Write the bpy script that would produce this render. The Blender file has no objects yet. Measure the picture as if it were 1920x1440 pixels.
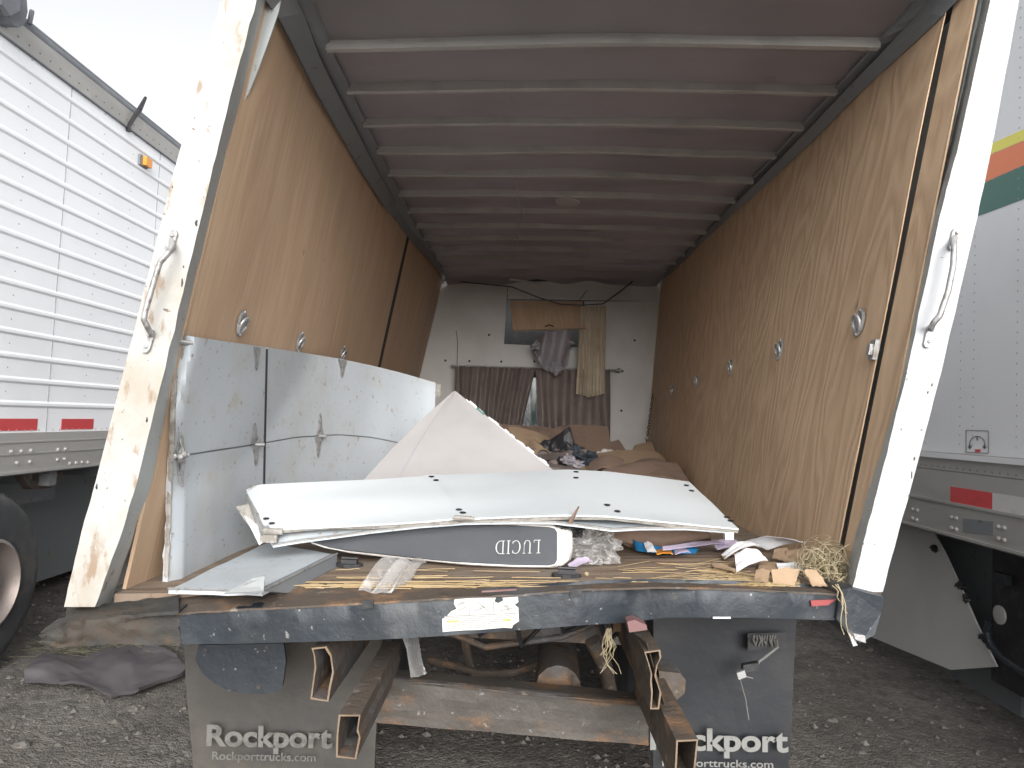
import bpy, math, random
from mathutils import Vector, Matrix, noise
random.seed(7)
S = bpy.context.scene
V = Vector
# ------------------------------------------------------------------ camera
FPX, CX, CY, VX, VY, ROLL = 1350.0, 960.0, 720.0, 977.0, 788.0, 0.045
CAM = V((0, 0, 1.6))
yc = V((VX-CX, -(VY-CY), -FPX)).normalized()
_s, _c = math.sin(ROLL), math.cos(ROLL)
zc = V((_s, _c, -(_s*yc.x+_c*yc.y)/yc.z)).normalized()
xc = yc.cross(zc)
cam = bpy.data.objects.new('camera', bpy.data.cameras.new('camera'))
S.collection.objects.link(cam); S.camera = cam
cam.matrix_world = Matrix.Translation(CAM) @ Matrix((xc, yc, zc)).to_4x4()
cam.data.sensor_width = 36; cam.data.lens = 36*FPX/1920
cam.data.clip_start = .02; cam.data.clip_end = 2000
# ------------------------------------------------------------------ sky, sun, exposure
SUN_EL, SUN_ROT = 24, 172          # veiled sun behind the camera, a little to its right
w = bpy.data.worlds.new("World"); S.world = w; w.use_nodes = True
nt = w.node_tree; bg = nt.nodes['Background']
sky = nt.nodes.new('ShaderNodeTexSky'); sky.sky_type = 'NISHITA'; sky.sun_disc = False
sky.sun_elevation = math.radians(SUN_EL); sky.sun_rotation = math.radians(SUN_ROT)
sky.air_density = 1.0; sky.dust_density = 4.0; sky.ozone_density = 1.0
hs = nt.nodes.new('ShaderNodeHueSaturation'); hs.inputs['Saturation'].default_value = .10
nt.links.new(sky.outputs[0], hs.inputs['Color']); nt.links.new(hs.outputs[0], bg.inputs[0])
bg.inputs[1].default_value = 0.15
sl = bpy.data.lights.new('sun', 'SUN'); sun = bpy.data.objects.new('sun', sl); S.collection.objects.link(sun)
sl.energy = 0.8; sl.angle = math.radians(45); sl.color = (1, .98, .95)
_a = math.radians(SUN_ROT); _e = math.radians(SUN_EL)
sdir = V((math.sin(_a)*math.cos(_e), math.cos(_a)*math.cos(_e), math.sin(_e)))
sun.rotation_euler = sdir.to_track_quat('Z', 'Y').to_euler()
S.view_settings.view_transform = 'Standard'; S.view_settings.look = 'None'
S.view_settings.exposure = 1.03; S.view_settings.gamma = 1
S.render.engine = 'CYCLES'
try:
    S.cycles.use_denoising = True; S.cycles.max_bounces = 10; S.cycles.diffuse_bounces = 6
    S.cycles.transparent_max_bounces = 12
except Exception: pass

# ------------------------------------------------------------------ rays: a pixel of the photo -> a point at a real depth / on a real plane
def ray(px, py):
    v = V((px-CX, CY-py, -FPX)); return V((xc.dot(v), yc.dot(v), zc.dot(v)))
def P(px, py, Y):
    d = ray(px, py); return CAM + d*(Y/d.y)
def PX(px, py, X):
    d = ray(px, py); return CAM + d*(X/d.x)
def PZ(px, py, Z):
    d = ray(px, py); return CAM + d*((Z-CAM.z)/d.z)
def lerp(a, b, t): return a+(b-a)*t
def interp(keys, t):
    if t <= keys[0][0]: return keys[0][1]
    for (a, va), (b, vb) in zip(keys, keys[1:]):
        if t <= b: return lerp(va, vb, (t-a)/(b-a))
    return keys[-1][1]

# ------------------------------------------------------------------ materials
def _n(nt, t, **k):
    n = nt.nodes.new(t)
    for a, b in k.items():
        if hasattr(n, a): setattr(n, a, b)
        else: n.inputs[a].default_value = b
    return n
def _mix(nt, fac, a, b, blend='MIX'):
    m = nt.nodes.new('ShaderNodeMix'); m.data_type = 'RGBA'; m.blend_type = blend
    for sock, val in ((m.inputs[0], fac), (m.inputs[6], a), (m.inputs[7], b)):
        if isinstance(val, bpy.types.NodeSocket): nt.links.new(val, sock)
        elif isinstance(val, (int, float)): sock.default_value = val
        else: sock.default_value = (*val, 1)
    return m.outputs[2]
def coords(nt, mode, stretch=(1, 1, 1), rot=(0, 0, 0)):
    tc = nt.nodes.new('ShaderNodeTexCoord'); mp = nt.nodes.new('ShaderNodeMapping')
    nt.links.new(tc.outputs[mode], mp.inputs[0]); mp.inputs['Scale'].default_value = stretch
    mp.inputs['Rotation'].default_value = rot
    return mp.outputs[0]
def noise_fac(nt, mode, stretch, scale, lo, hi, detail=6, rough=.6, seed=0):
    n = _n(nt, 'ShaderNodeTexNoise', Scale=scale, Detail=detail, Roughness=rough)
    mp = coords(nt, mode, stretch); 
    if seed:
        ad = nt.nodes.new('ShaderNodeVectorMath'); ad.operation = 'ADD'
        nt.links.new(mp, ad.inputs[0]); ad.inputs[1].default_value = (seed*3.1, seed*1.7, seed*2.3); mp = ad.outputs[0]
    nt.links.new(mp, n.inputs['Vector'])
    r = nt.nodes.new('ShaderNodeMapRange'); r.interpolation_type = 'SMOOTHSTEP'
    r.inputs[1].default_value = lo; r.inputs[2].default_value = hi
    nt.links.new(n.outputs[0], r.inputs[0]); return r.outputs[0], n.outputs[0]
def pbr(name, base, rough=.6, metal=0.0, layers=(), bump=None, mode='Object', spec=.5, alpha=None, trans=None):
    """layers: (colour, scale, lo, hi, strength, stretch)"""
    m = bpy.data.materials.new(name); m.use_nodes = True; nt = m.node_tree; b = nt.nodes['Principled BSDF']
    b.inputs['Roughness'].default_value = rough; b.inputs['Metallic'].default_value = metal
    b.inputs['Specular IOR Level'].default_value = spec
    col = base; b.inputs['Base Color'].default_value = (*base, 1); i = 0
    for L in layers:
        c, sc, lo, hi, st = L[:5]; stretch = L[5] if len(L) > 5 else (1, 1, 1); i += 1
        f, _ = noise_fac(nt, mode, stretch, sc, lo, hi, seed=i)
        mu = nt.nodes.new('ShaderNodeMath'); mu.operation = 'MULTIPLY'; mu.inputs[1].default_value = st
        nt.links.new(f, mu.inputs[0]); col = _mix(nt, mu.outputs[0], col, c)
    if layers: nt.links.new(col, b.inputs['Base Color'])
    if bump:
        _, f = noise_fac(nt, mode, bump[2] if len(bump) > 2 else (1, 1, 1), bump[0], 0, 1, seed=9)
        bn = nt.nodes.new('ShaderNodeBump'); bn.inputs['Strength'].default_value = bump[1]; bn.inputs['Distance'].default_value = .02
        nt.links.new(f, bn.inputs['Height']); nt.links.new(bn.outputs[0], b.inputs['Normal'])
    if alpha is not None: b.inputs['Alpha'].default_value = alpha
    if trans is not None: b.inputs['Transmission Weight'].default_value = trans
    return m
def plywood(name, c1, c2, c3, figure, fine, rings, seed):
    """grain runs up the sheet: UV.y is the height in metres, UV.x the length"""
    m = bpy.data.materials.new(name); m.use_nodes = True; nt = m.node_tree; b = nt.nodes['Principled BSDF']
    b.inputs['Roughness'].default_value = .62; b.inputs['Specular IOR Level'].default_value = .3
    _, n = noise_fac(nt, 'UV', (figure, figure*.26, 1), 1.0, 0, 1, detail=3, rough=.42, seed=seed)
    mu = nt.nodes.new('ShaderNodeMath'); mu.operation = 'MULTIPLY'; mu.inputs[1].default_value = rings; nt.links.new(n, mu.inputs[0])
    pp = nt.nodes.new('ShaderNodeMath'); pp.operation = 'PINGPONG'; pp.inputs[1].default_value = 1; nt.links.new(mu.outputs[0], pp.inputs[0])
    cr = nt.nodes.new('ShaderNodeValToRGB'); nt.links.new(pp.outputs[0], cr.inputs[0])
    e = cr.color_ramp.elements; e[0].position = .1; e[0].color = (*c1, 1); e[1].position = .85; e[1].color = (*c2, 1)
    f2, _ = noise_fac(nt, 'UV', (fine, fine*.03, 1), 1.0, .35, .75, detail=5, seed=seed+2)
    c = _mix(nt, f2, cr.outputs[0], c3); 
    f3, _ = noise_fac(nt, 'UV', (1.1, .5, 1), 1.0, .4, .8, detail=3, seed=seed+4)
    m3 = nt.nodes.new('ShaderNodeMath'); m3.operation = 'MULTIPLY'; m3.inputs[1].default_value = .35; nt.links.new(f3, m3.inputs[0])
    c = _mix(nt, m3.outputs[0], c, tuple(x*.72 for x in c2))
    f4, _ = noise_fac(nt, 'UV', (9, 5, 1), 1.0, .70, .76, detail=4, seed=seed+6)
    m4 = nt.nodes.new('ShaderNodeMath'); m4.operation = 'MULTIPLY'; m4.inputs[1].default_value = .5; nt.links.new(f4, m4.inputs[0])
    c = _mix(nt, m4.outputs[0], c, (.12, .08, .05))
    nt.links.new(c, b.inputs['Base Color'])
    bn = nt.nodes.new('ShaderNodeBump'); bn.inputs['Strength'].default_value = .12; bn.inputs['Distance'].default_value = .01
    nt.links.new(pp.outputs[0], bn.inputs['Height']); nt.links.new(bn.outputs[0], b.inputs['Normal'])
    return m
MT = {}
MT['ply_right'] = plywood('fir_plywood', (.63, .46, .315), (.48, .33, .215), (.59, .43, .285), 2.9, 80, 30, 1)
MT['ply_left'] = plywood('luan_plywood', (.57, .41, .285), (.51, .36, .245), (.45, .315, .21), 3.2, 80, 8, 12)
MT['white_post'] = pbr('post_white_paint', (.40, .395, .38), .5, layers=[((.31, .27, .21), 3, .42, .68, .75), ((.22, .14, .08), 20, .55, .66, .75, (1, 1, .4)), ((.28, .22, .15), 9, .58, .74, .45, (1, 1, .4)), ((.10, .07, .05), 40, .67, .70, .9), ((.33, .29, .22), 5, .62, .8, .35)], bump=(40, .06))
MT['white_post_clean'] = pbr('post_white_paint_clean', (.43, .44, .46), .45, layers=[((.36, .37, .38), 2.5, .5, .8, .4), ((.45, .42, .38), 16, .67, .72, .6), ((.07, .06, .05), 30, .715, .735, .9)], bump=(40, .05))
MT['flange'] = pbr('galvanised_flange', (.50, .53, .53), .5, .25, layers=[((.30, .31, .30), 6, .5, .75, .5), ((.16, .1, .06), 15, .64, .72, .7)], bump=(25, .1))
MT['door_white'] = pbr('door_panel_white', (.47, .51, .545), .42, layers=[((.40, .39, .37), 3, .45, .7, .5), ((.30, .25, .19), 26, .62, .68, .7), ((.10, .09, .08), 55, .66, .69, .8), ((.42, .36, .28), 7, .58, .72, .45)], bump=(4, .10))
MT['door_white_bright'] = pbr('door_panel_white_upper', (.53, .565, .585), .4, layers=[((.46, .48, .50), 2, .45, .75, .5), ((.25, .22, .19), 50, .71, .74, .5)], bump=(5, .08))
MT['door_edge'] = pbr('door_panel_core', (.30, .285, .26), .8, layers=[((.15, .13, .11), 20, .5, .6, .6)], bump=(60, .4))
MT['panel_grey'] = pbr('inner_liner_grey', (.36, .345, .345), .6, layers=[((.31, .30, .295), 2.5, .4, .7, .7), ((.33, .29, .26), 30, .68, .72, .5)], bump=(6, .06))
MT['galv'] = pbr('zinc_hardware', (.40, .40, .40), .42, .45, layers=[((.14, .11, .09), 40, .5, .65, .6)], bump=(80, .15))
MT['ceiling'] = pbr('roof_sheet_inside', (.48, .45, .455), .5, .1, layers=[((.41, .385, .395), 1.2, .4, .65, .8), ((.44, .41, .40), 2.2, .58, .75, .5), ((.2, .18, .17), 9, .66, .75, .3)], bump=(3, .12))
MT['rib'] = pbr('roof_bow_metal', (.46, .45, .44), .5, .1, layers=[((.34, .33, .32), 5, .45, .7, .7, (1, 1, 1)), ((.6, .6, .58), 3, .62, .72, .5)], bump=(30, .08))
MT['rail_dark'] = pbr('roof_rail_metal', (.20, .215, .23), .5, .2, layers=[((.22, .22, .21), 4, .45, .7, .7), ((.1, .08, .06), 12, .62, .7, .6)], bump=(20, .12))
MT['steel_dark'] = pbr('dark_painted_steel', (.022, .028, .036), .5, .2, layers=[((.05, .054, .056), 3, .42, .68, .75), ((.085, .066, .05), 9, .60, .72, .6), ((.012, .014, .018), 14, .58, .68, .7), ((.33, .32, .30), 45, .66, .70, .6)], bump=(14, .25))
MT['steel_rust'] = pbr('rusty_steel', (.085, .066, .052), .8, .1, layers=[((.20, .115, .062), 7, .52, .66, .75), ((.10, .10, .105), 3.5, .52, .64, .8), ((.30, .26, .21), 18, .6, .7, .6), ((.03, .022, .018), 9, .6, .7, .7)], bump=(30, .4))
MT['steel_old'] = pbr('weathered_dark_steel', (.034, .034, .032), .8, .1, layers=[((.06, .043, .03), 6, .45, .65, .8), ((.05, .05, .043), 9, .5, .62, .7), ((.02, .02, .02), 12, .58, .68, .8), ((.10, .062, .035), 14, .62, .7, .6)], bump=(30, .4))
MT['steel_beam'] = pbr('scuffed_crossbeam_steel', (.062, .055, .048), .6, .3, layers=[((.10, .09, .08), 2.4, .42, .62, .8), ((.17, .095, .05), 3.6, .52, .66, .85, (1, 1, 2.2)), ((.035, .04, .05), 4.4, .58, .70, .8), ((.3, .28, .26), 30, .66, .70, .6)], bump=(20, .3))
MT['black'] = pbr('black_plastic', (.02, .02, .022), .5, layers=[((.07, .07, .07), 12, .5, .7, .5)], bump=(30, .1))
MT['void'] = pbr('dark_gap_paint', (.03, .03, .032), .8)
MT['floor_wood'] = None
MT['bulk_white'] = pbr('bulkhead_white', (.56, .54, .52), .55, layers=[((.46, .435, .41), 1.8, .42, .7, .7), ((.2, .17, .14), 28, .68, .73, .5)], bump=(5, .06))
MT['curtain_brown'] = pbr('brown_curtain_cloth', (.20, .165, .15), .9, layers=[((.14, .11, .10), 6, .4, .7, .6)], bump=(220, .3))
MT['curtain_beige'] = pbr('beige_curtain_cloth', (.52, .45, .345), .9, layers=[((.38, .30, .20), 7, .45, .7, .6)], bump=(220, .25))
MT['cloth_lilac'] = pbr('lilac_grey_cloth', (.33, .31, .33), .95, layers=[((.27, .24, .29), 9, .4, .7, .6)], bump=(160, .3))
MT['cardboard'] = pbr('cardboard', (.34, .24, .155), .85, layers=[((.25, .17, .11), 6, .45, .7, .6), ((.45, .30, .18), 2, .5, .7, .4)], bump=(90, .15, (1, 8, 1)))
MT['cardboard_dark'] = pbr('damp_cardboard', (.24, .165, .125), .85, layers=[((.14, .095, .075), 5, .45, .7, .7)], bump=(60, .2))
MT['paper'] = pbr('white_paper', (.74, .74, .76), .6, layers=[((.6, .57, .52), 7, .5, .75, .5)], bump=(12, .05))
MT['lilac_plastic'] = pbr('lilac_plastic', (.44, .38, .50), .45, layers=[((.6, .56, .66), 9, .5, .7, .5)])
MT['blue'] = pbr('blue_plastic', (.02, .19, .42), .35, layers=[((.01, .10, .27), 12, .45, .65, .6)])
MT['straw'] = pbr('dry_straw', (.40, .30, .17), .8, layers=[((.33, .23, .10), 8, .4, .65, .7)])
MT['straw_pale'] = pbr('pale_hay', (.30, .25, .16), .85, layers=[((.30, .25, .14), 9, .4, .65, .7)])
MT['mat_grey'] = pbr('charcoal_knit_fabric', (.075, .080, .090), .9, layers=[((.095, .1, .11), 5, .45, .7, .6)], bump=(400, .35))
MT['mat_white'] = pbr('white_mattress_fabric', (.66, .63, .60), .9, layers=[((.50, .45, .40), 5, .48, .72, .6)], bump=(120, .2))
MT['rubber'] = pbr('mudflap_rubber', (.014, .016, .020), .6, layers=[((.032, .031, .031), 3, .45, .7, .7), ((.07, .06, .05), 9, .6, .75, .4)], bump=(18, .15))
MT['rubber_dirty'] = pbr('dusty_mudflap_rubber', (.050, .047, .043), .75, layers=[((.088, .076, .063), 3, .42, .66, .8), ((.035, .035, .038), 5, .55, .68, .7)], bump=(18, .2))
MT['letter_bright'] = pbr('silver_thread', (.5, .5, .49), .6)
MT['letter_faded'] = pbr('faded_lettering', (.13, .127, .118), .7, layers=[((.08, .075, .07), 26, .45, .6, .8)])
MT['letter'] = pbr('white_lettering', (.20, .20, .19), .6, layers=[((.16, .15, .14), 22, .52, .62, .8)])
MT['tyre'] = pbr('tyre_rubber', (.040, .042, .045), .8, layers=[((.10, .095, .088), 5, .45, .7, .8)], bump=(20, .2))
MT['alu'] = pbr('aluminium_rim', (.25, .215, .20), .5, .5, layers=[((.25, .2, .17), 5, .45, .7, .6)], bump=(30, .1))
MT['trailer_white'] = pbr('trailer_white_skin', (.85, .86, .88), .35, layers=[((.76, .77, .79), 1.3, .45, .7, .5), ((.5, .48, .45), 4, .62, .8, .25, (1, .3, 3))], bump=(2, .02))
MT['trailer_rivet'] = pbr('rivet_grey', (.40, .41, .43), .45, .3, layers=[((.25, .24, .24), 30, .5, .6, .4)])
MT['trailer_rail'] = pbr('trailer_rail_aluminium', (.42, .41, .39), .5, .35, layers=[((.30, .29, .27), 3, .45, .7, .6, (1, .3, 1)), ((.5, .5, .48), 5, .6, .7, .4)], bump=(12, .1))
MT['trailer_grey'] = pbr('trailer_grey_skin', (.68, .69, .71), .45, layers=[((.60, .61, .62), 1.5, .45, .7, .5)], bump=(2, .02))
MT['orange_lens'] = pbr('amber_lens', (.75, .30, .04), .3, layers=[((.85, .45, .12), 20, .5, .7, .5)])
MT['red_tape'] = pbr('red_reflective_tape', (.56, .055, .06), .35, layers=[((.40, .05, .05), 20, .5, .7, .5)])
MT['white_tape'] = pbr('white_reflective_tape', (.55, .54, .52), .35, layers=[((.42, .40, .37), 20, .5, .7, .5)])
MT['yellow'] = pbr('yellow_stripe_paint', (.72, .66, .10), .45, layers=[((.6, .55, .1), 5, .5, .8, .4)])
MT['orange'] = pbr('orange_stripe_paint', (.72, .19, .07), .45, layers=[((.74, .30, .16), 5, .5, .8, .4)])
MT['green'] = pbr('green_stripe_paint', (.03, .13, .10), .45, layers=[((.05, .17, .13), 5, .5, .8, .4)])
MT['tarp'] = pbr('grey_tarp', (.14, .15, .165), .6, layers=[((.24, .25, .27), 5, .4, .7, .6)], bump=(12, .3))
MT['purple_sheet'] = pbr('mauve_plastic_debris', (.082, .075, .080), .6, layers=[((.06, .05, .055), 5, .45, .7, .6), ((.17, .15, .15), 9, .6, .75, .5)], bump=(10, .2))
MT['dirt'] = pbr('dirt_and_rubble', (.07, .062, .053), .95, layers=[((.11, .10, .088), 5, .45, .65, .8)], bump=(14, .6))
MT['sticker'] = pbr('torn_white_sticker', (.50, .50, .47), .55, layers=[((.52, .5, .44), 20, .5, .75, .6)])
MT['ink'] = pbr('faded_ink', (.22, .22, .21), .7)
MT['ink_green'] = pbr('olive_ink', (.33, .35, .10), .7)
MT['red_lens'] = pbr('faded_red_lens', (.16, .08, .08), .55, layers=[((.2, .15, .14), 20, .5, .7, .6)])
MT['red_dull'] = pbr('dirty_red_reflector', (.26, .05, .05), .5, layers=[((.1, .05, .04), 20, .5, .7, .6)])
MT['skirt'] = pbr('grey_skirt_panel', (.52, .52, .51), .7, layers=[((.44, .44, .43), 1.5, .45, .7, .6)])
def plastic_mat():
    m = bpy.data.materials.new('clear_plastic_film'); m.use_nodes = True; nt = m.node_tree; b = nt.nodes['Principled BSDF']
    b.inputs['Base Color'].default_value = (.72, .71, .70, 1); b.inputs['Roughness'].default_value = .12
    lw = nt.nodes.new('ShaderNodeLayerWeight'); lw.inputs[0].default_value = .35
    r = nt.nodes.new('ShaderNodeMapRange'); r.inputs[1].default_value = .1; r.inputs[2].default_value = .95; r.inputs[3].default_value = .07; r.inputs[4].default_value = .62
    nt.links.new(lw.outputs['Facing'], r.inputs[0])
    f, _ = noise_fac(nt, 'Object', (1, 1, 1), 22, .55, .68)
    ma = nt.nodes.new('ShaderNodeMath'); ma.operation = 'MULTIPLY_ADD'; nt.links.new(f, ma.inputs[0]); ma.inputs[1].default_value = .25; nt.links.new(r.outputs[0], ma.inputs[2])
    nt.links.new(ma.outputs[0], b.inputs['Alpha']); return m
MT['plastic'] = plastic_mat()
def glass_mat():
    m = bpy.data.materials.new('tinted_glass'); m.use_nodes = True; nt = m.node_tree; b = nt.nodes['Principled BSDF']
    b.inputs['Base Color'].default_value = (.45, .75, .72, 1); b.inputs['Roughness'].default_value = .03
    b.inputs['Alpha'].default_value = .35
    _, f = noise_fac(nt, 'Object', (6, 1, 1), 5, 0, 1)
    r = nt.nodes.new('ShaderNodeMapRange'); r.inputs[1].default_value = .4; r.inputs[2].default_value = .6; r.inputs[3].default_value = .2; r.inputs[4].default_value = .6
    nt.links.new(f, r.inputs[0]); nt.links.new(r.outputs[0], b.inputs['Alpha']); return m
MT['glass'] = glass_mat()
def floor_mat():
    m = bpy.data.materials.new('worn_floor_boards'); m.use_nodes = True; nt = m.node_tree; b = nt.nodes['Principled BSDF']
    b.inputs['Roughness'].default_value = .8
    f1, _ = noise_fac(nt, 'UV', (2, 26, 1), 1, .35, .7, seed=2); f2, _ = noise_fac(nt, 'UV', (3, 3, 1), 1, .45, .7, seed=3)
    f3, _ = noise_fac(nt, 'UV', (2.2, 60, 1), 1, .60, .70, seed=5); f4, _ = noise_fac(nt, 'UV', (40, 40, 1), 1, .6, .7, seed=6)
    c = _mix(nt, f1, (.235, .17, .12), (.12, .085, .062)); c = _mix(nt, f2, c, (.21, .18, .145)); c = _mix(nt, f3, c, (.36, .26, .165))
    c = _mix(nt, f4, c, (.045, .035, .03))
    nt.links.new(c, b.inputs['Base Color'])
    bn = nt.nodes.new('ShaderNodeBump'); bn.inputs['Strength'].default_value = .35; bn.inputs['Distance'].default_value = .01
    nt.links.new(f1, bn.inputs['Height']); nt.links.new(bn.outputs[0], b.inputs['Normal']); return m
MT['floor_wood'] = floor_mat()
def ground_mat():
    m = bpy.data.materials.new('gravel_ground'); m.use_nodes = True; nt = m.node_tree; b = nt.nodes['Principled BSDF']
    b.inputs['Roughness'].default_value = .95
    vo = _n(nt, 'ShaderNodeTexVoronoi', Scale=38.0); nt.links.new(coords(nt, 'Object'), vo.inputs['Vector'])
    vo2 = _n(nt, 'ShaderNodeTexVoronoi', Scale=90.0); nt.links.new(coords(nt, 'Object'), vo2.inputs['Vector'])
    f1, _ = noise_fac(nt, 'Object', (1, 1, 1), 1.3, .4, .65, seed=2); f2, _ = noise_fac(nt, 'Object', (1, 1, 1), 7, .45, .7, seed=3)
    c = _mix(nt, f1, (.115, .102, .09), (.165, .15, .135)); c = _mix(nt, f2, c, (.08, .074, .067))
    sx = nt.nodes.new('ShaderNodeSeparateColor'); nt.links.new(vo.outputs['Color'], sx.inputs[0])
    r = nt.nodes.new('ShaderNodeMapRange'); r.inputs[1].default_value = .0; r.inputs[2].default_value = 1; r.inputs[3].default_value = .75; r.inputs[4].default_value = 1.25
    nt.links.new(sx.outputs[0], r.inputs[0]); c = _mix(nt, 1.0, c, r.outputs[0], 'MULTIPLY')
    nt.links.new(c, b.inputs['Base Color'])
    ad = nt.nodes.new('ShaderNodeMath'); ad.operation = 'ADD'; nt.links.new(vo.outputs['Distance'], ad.inputs[0]); nt.links.new(vo2.outputs['Distance'], ad.inputs[1])
    bn = nt.nodes.new('ShaderNodeBump'); bn.invert = True; bn.inputs['Strength'].default_value = .6; bn.inputs['Distance'].default_value = .018
    nt.links.new(ad.outputs[0], bn.inputs['Height']); nt.links.new(bn.outputs[0], b.inputs['Normal']); return m
MT['ground'] = ground_mat()

# ------------------------------------------------------------------ mesh helpers
WL = {}
class MB:
    def __init__(s): s.v = []; s.f = []; s.uv = []; s.mi = []; s.m = 0
    def add(s, vs, fs, uvs=None):
        o = len(s.v); s.v += [V(x) for x in vs]
        for f in fs:
            s.f.append([o+i for i in f]); s.mi.append(s.m)
            s.uv.append([uvs[i] for i in f] if uvs else [(s.v[o+i].x+s.v[o+i].y, s.v[o+i].z) for i in f])
        return s
    def box(s, a, b):
        a, b = V(a), V(b)
        return s.hexa([V((x, y, z)) for z in (a.z, b.z) for (x, y) in ((a.x, a.y), (b.x, a.y), (b.x, b.y), (a.x, b.y))])
    def hexa(s, p):    # p0-3 one face in order, p4-7 the opposite face
        return s.add(p, [(3, 2, 1, 0), (4, 5, 6, 7), (0, 1, 5, 4), (1, 2, 6, 5), (2, 3, 7, 6), (3, 0, 4, 7)])
    def obox(s, c, ax, ay, az): # half axes
        c = V(c); return s.hexa([c+ax*i+ay*j+az*k for k in (-1, 1) for (i, j) in ((-1, -1), (1, -1), (1, 1), (-1, 1))])
    def prism(s, pts, off):
        n = len(pts); off = V(off); pts = [V(p) for p in pts]
        return s.add(pts+[p+off for p in pts], [tuple(range(n)), tuple(range(2*n-1, n-1, -1))]+[(i, i+n, (i+1) % n+n, (i+1) % n) for i in range(n)])
    def grid(s, fn, nu, nv, thick=None, uvscale=1.0):
        """fn(u,v)->Vector; thick: offset Vector or function(u,v)->Vector for the back side"""
        top = [[V(fn(i/nu, j/nv)) for j in range(nv+1)] for i in range(nu+1)]
        us = [0]; vs = [0]
        for i in range(nu): us.append(us[-1]+(top[i+1][nv//2]-top[i][nv//2]).length)
        for j in range(nv): vs.append(vs[-1]+(top[nu//2][j+1]-top[nu//2][j]).length)
        vv = [top[i][j] for i in range(nu+1) for j in range(nv+1)]; uv = [(us[i]*uvscale, vs[j]*uvscale) for i in range(nu+1) for j in range(nv+1)]
        k = lambda i, j: i*(nv+1)+j
        ff = [(k(i, j), k(i+1, j), k(i+1, j+1), k(i, j+1)) for i in range(nu) for j in range(nv)]
        if thick is not None:
            tf = thick if callable(thick) else (lambda u, v: V(thick)); o = len(vv)
            vv += [top[i][j]+tf(i/nu, j/nv) for i in range(nu+1) for j in range(nv+1)]; uv = uv+uv
            ff += [tuple(o+q for q in reversed(f)) for f in list(ff)]
            for i in range(nu):
                ff.append((k(i+1, 0), k(i, 0), o+k(i, 0), o+k(i+1, 0))); ff.append((k(i, nv), k(i+1, nv), o+k(i+1, nv), o+k(i, nv)))
            for j in range(nv):
                ff.append((k(0, j), k(0, j+1), o+k(0, j+1), o+k(0, j))); ff.append((k(nu, j+1), k(nu, j), o+k(nu, j), o+k(nu, j+1)))
        return s.add(vv, ff, uv)
    def tube(s, pts, r, n=8, cap=True):
        pts = [V(p) for p in pts]; rs = r if isinstance(r, (list, tuple)) else [r]*len(pts)
        rings = []; up = None
        for i, p in enumerate(pts):
            d = (pts[min(i+1, len(pts)-1)]-pts[max(i-1, 0)]).normalized()
            if up is None: up = d.orthogonal().normalized()
            up = (up-d*up.dot(d)); up = up.normalized() if up.length > 1e-6 else d.orthogonal().normalized()
            q = d.cross(up); rings.append([p+(up*math.cos(2*math.pi*k/n)+q*math.sin(2*math.pi*k/n))*rs[i] for k in range(n)])
        vv = [x for R in rings for x in R]
        ff = [(i*n+k, i*n+(k+1) % n, (i+1)*n+(k+1) % n, (i+1)*n+k) for i in range(len(pts)-1) for k in range(n)]
        if cap: ff += [tuple(range(n-1, -1, -1)), tuple((len(pts)-1)*n+k for k in range(n))]
        return s.add(vv, ff)
    def lathe(s, c, axis, prof, n=24):   # prof: (r, h) along axis
        c = V(c); a = V(axis).normalized(); u = a.orthogonal().normalized(); w_ = a.cross(u)
        vv = [c+a*h+(u*math.cos(2*math.pi*k/n)+w_*math.sin(2*math.pi*k/n))*r for r, h in prof for k in range(n)]
        ff = [(i*n+k, i*n+(k+1) % n, (i+1)*n+(k+1) % n, (i+1)*n+k) for i in range(len(prof)-1) for k in range(n)]
        ff += [tuple(range(n-1, -1, -1)), tuple((len(prof)-1)*n+k for k in range(n))]
        return s.add(vv, ff)
    def blob(s, c, rad, amp=.2, fr=2.0, nu=28, nv=16, seed=0, flat=None):
        c = V(c); vv = []
        for j in range(nv+1):
            th = math.pi*j/nv
            for i in range(nu):
                ph = 2*math.pi*i/nu; d = V((math.sin(th)*math.cos(ph), math.sin(th)*math.sin(ph), math.cos(th)))
                k = 1+amp*noise.noise(d*fr+V((seed, seed*2, 0)))*2+amp*.5*noise.noise(d*fr*2.7+V((0, seed, 5)))
                p = c+V((d.x*rad[0], d.y*rad[1], d.z*rad[2]))*k
                if flat is not None: p.z = max(p.z, flat)
                vv.append(p)
        ff = [(j*nu+i, (j+1)*nu+i, (j+1)*nu+(i+1) % nu, j*nu+(i+1) % nu) for j in range(nv) for i in range(nu)]
        return s.add(vv, ff)
    def build(s, name, mats, parent=None, smooth=False, origin=None):
        if not isinstance(mats, (list, tuple)): mats = [mats]
        if parent is not None: org = WL[parent.name]
        elif origin is not None: org = V(origin)
        else:
            xs = [p.x for p in s.v]; ys = [p.y for p in s.v]; zs = [p.z for p in s.v]
            org = V(((min(xs)+max(xs))/2, (min(ys)+max(ys))/2, min(zs)))
        me = bpy.data.meshes.new(name); me.from_pydata([p-org for p in s.v], [], s.f)
        uvl = me.uv_layers.new(name='UVMap'); k = 0
        flat = [c for u in s.uv for q in u for c in q]; uvl.data.foreach_set('uv', flat)
        for m in mats: me.materials.append(MT[m])
        me.polygons.foreach_set('material_index', s.mi)
        if smooth:
            me.polygons.foreach_set('use_smooth', [True]*len(s.f))
            try: me.set_sharp_from_angle(angle=math.radians(38))
            except Exception: pass
        me.update()
        o = bpy.data.objects.new(name, me); S.collection.objects.link(o)
        if parent is not None: o.parent = parent
        else: o.location = org
        WL[o.name] = org if parent is None else WL[parent.name]
        return o
def tag(o, label=None, cat=None, group=None, kind=None):
    for k, x in (('label', label), ('category', cat), ('group', group), ('kind', kind)):
        if x: o[k] = x
    return o
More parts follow.
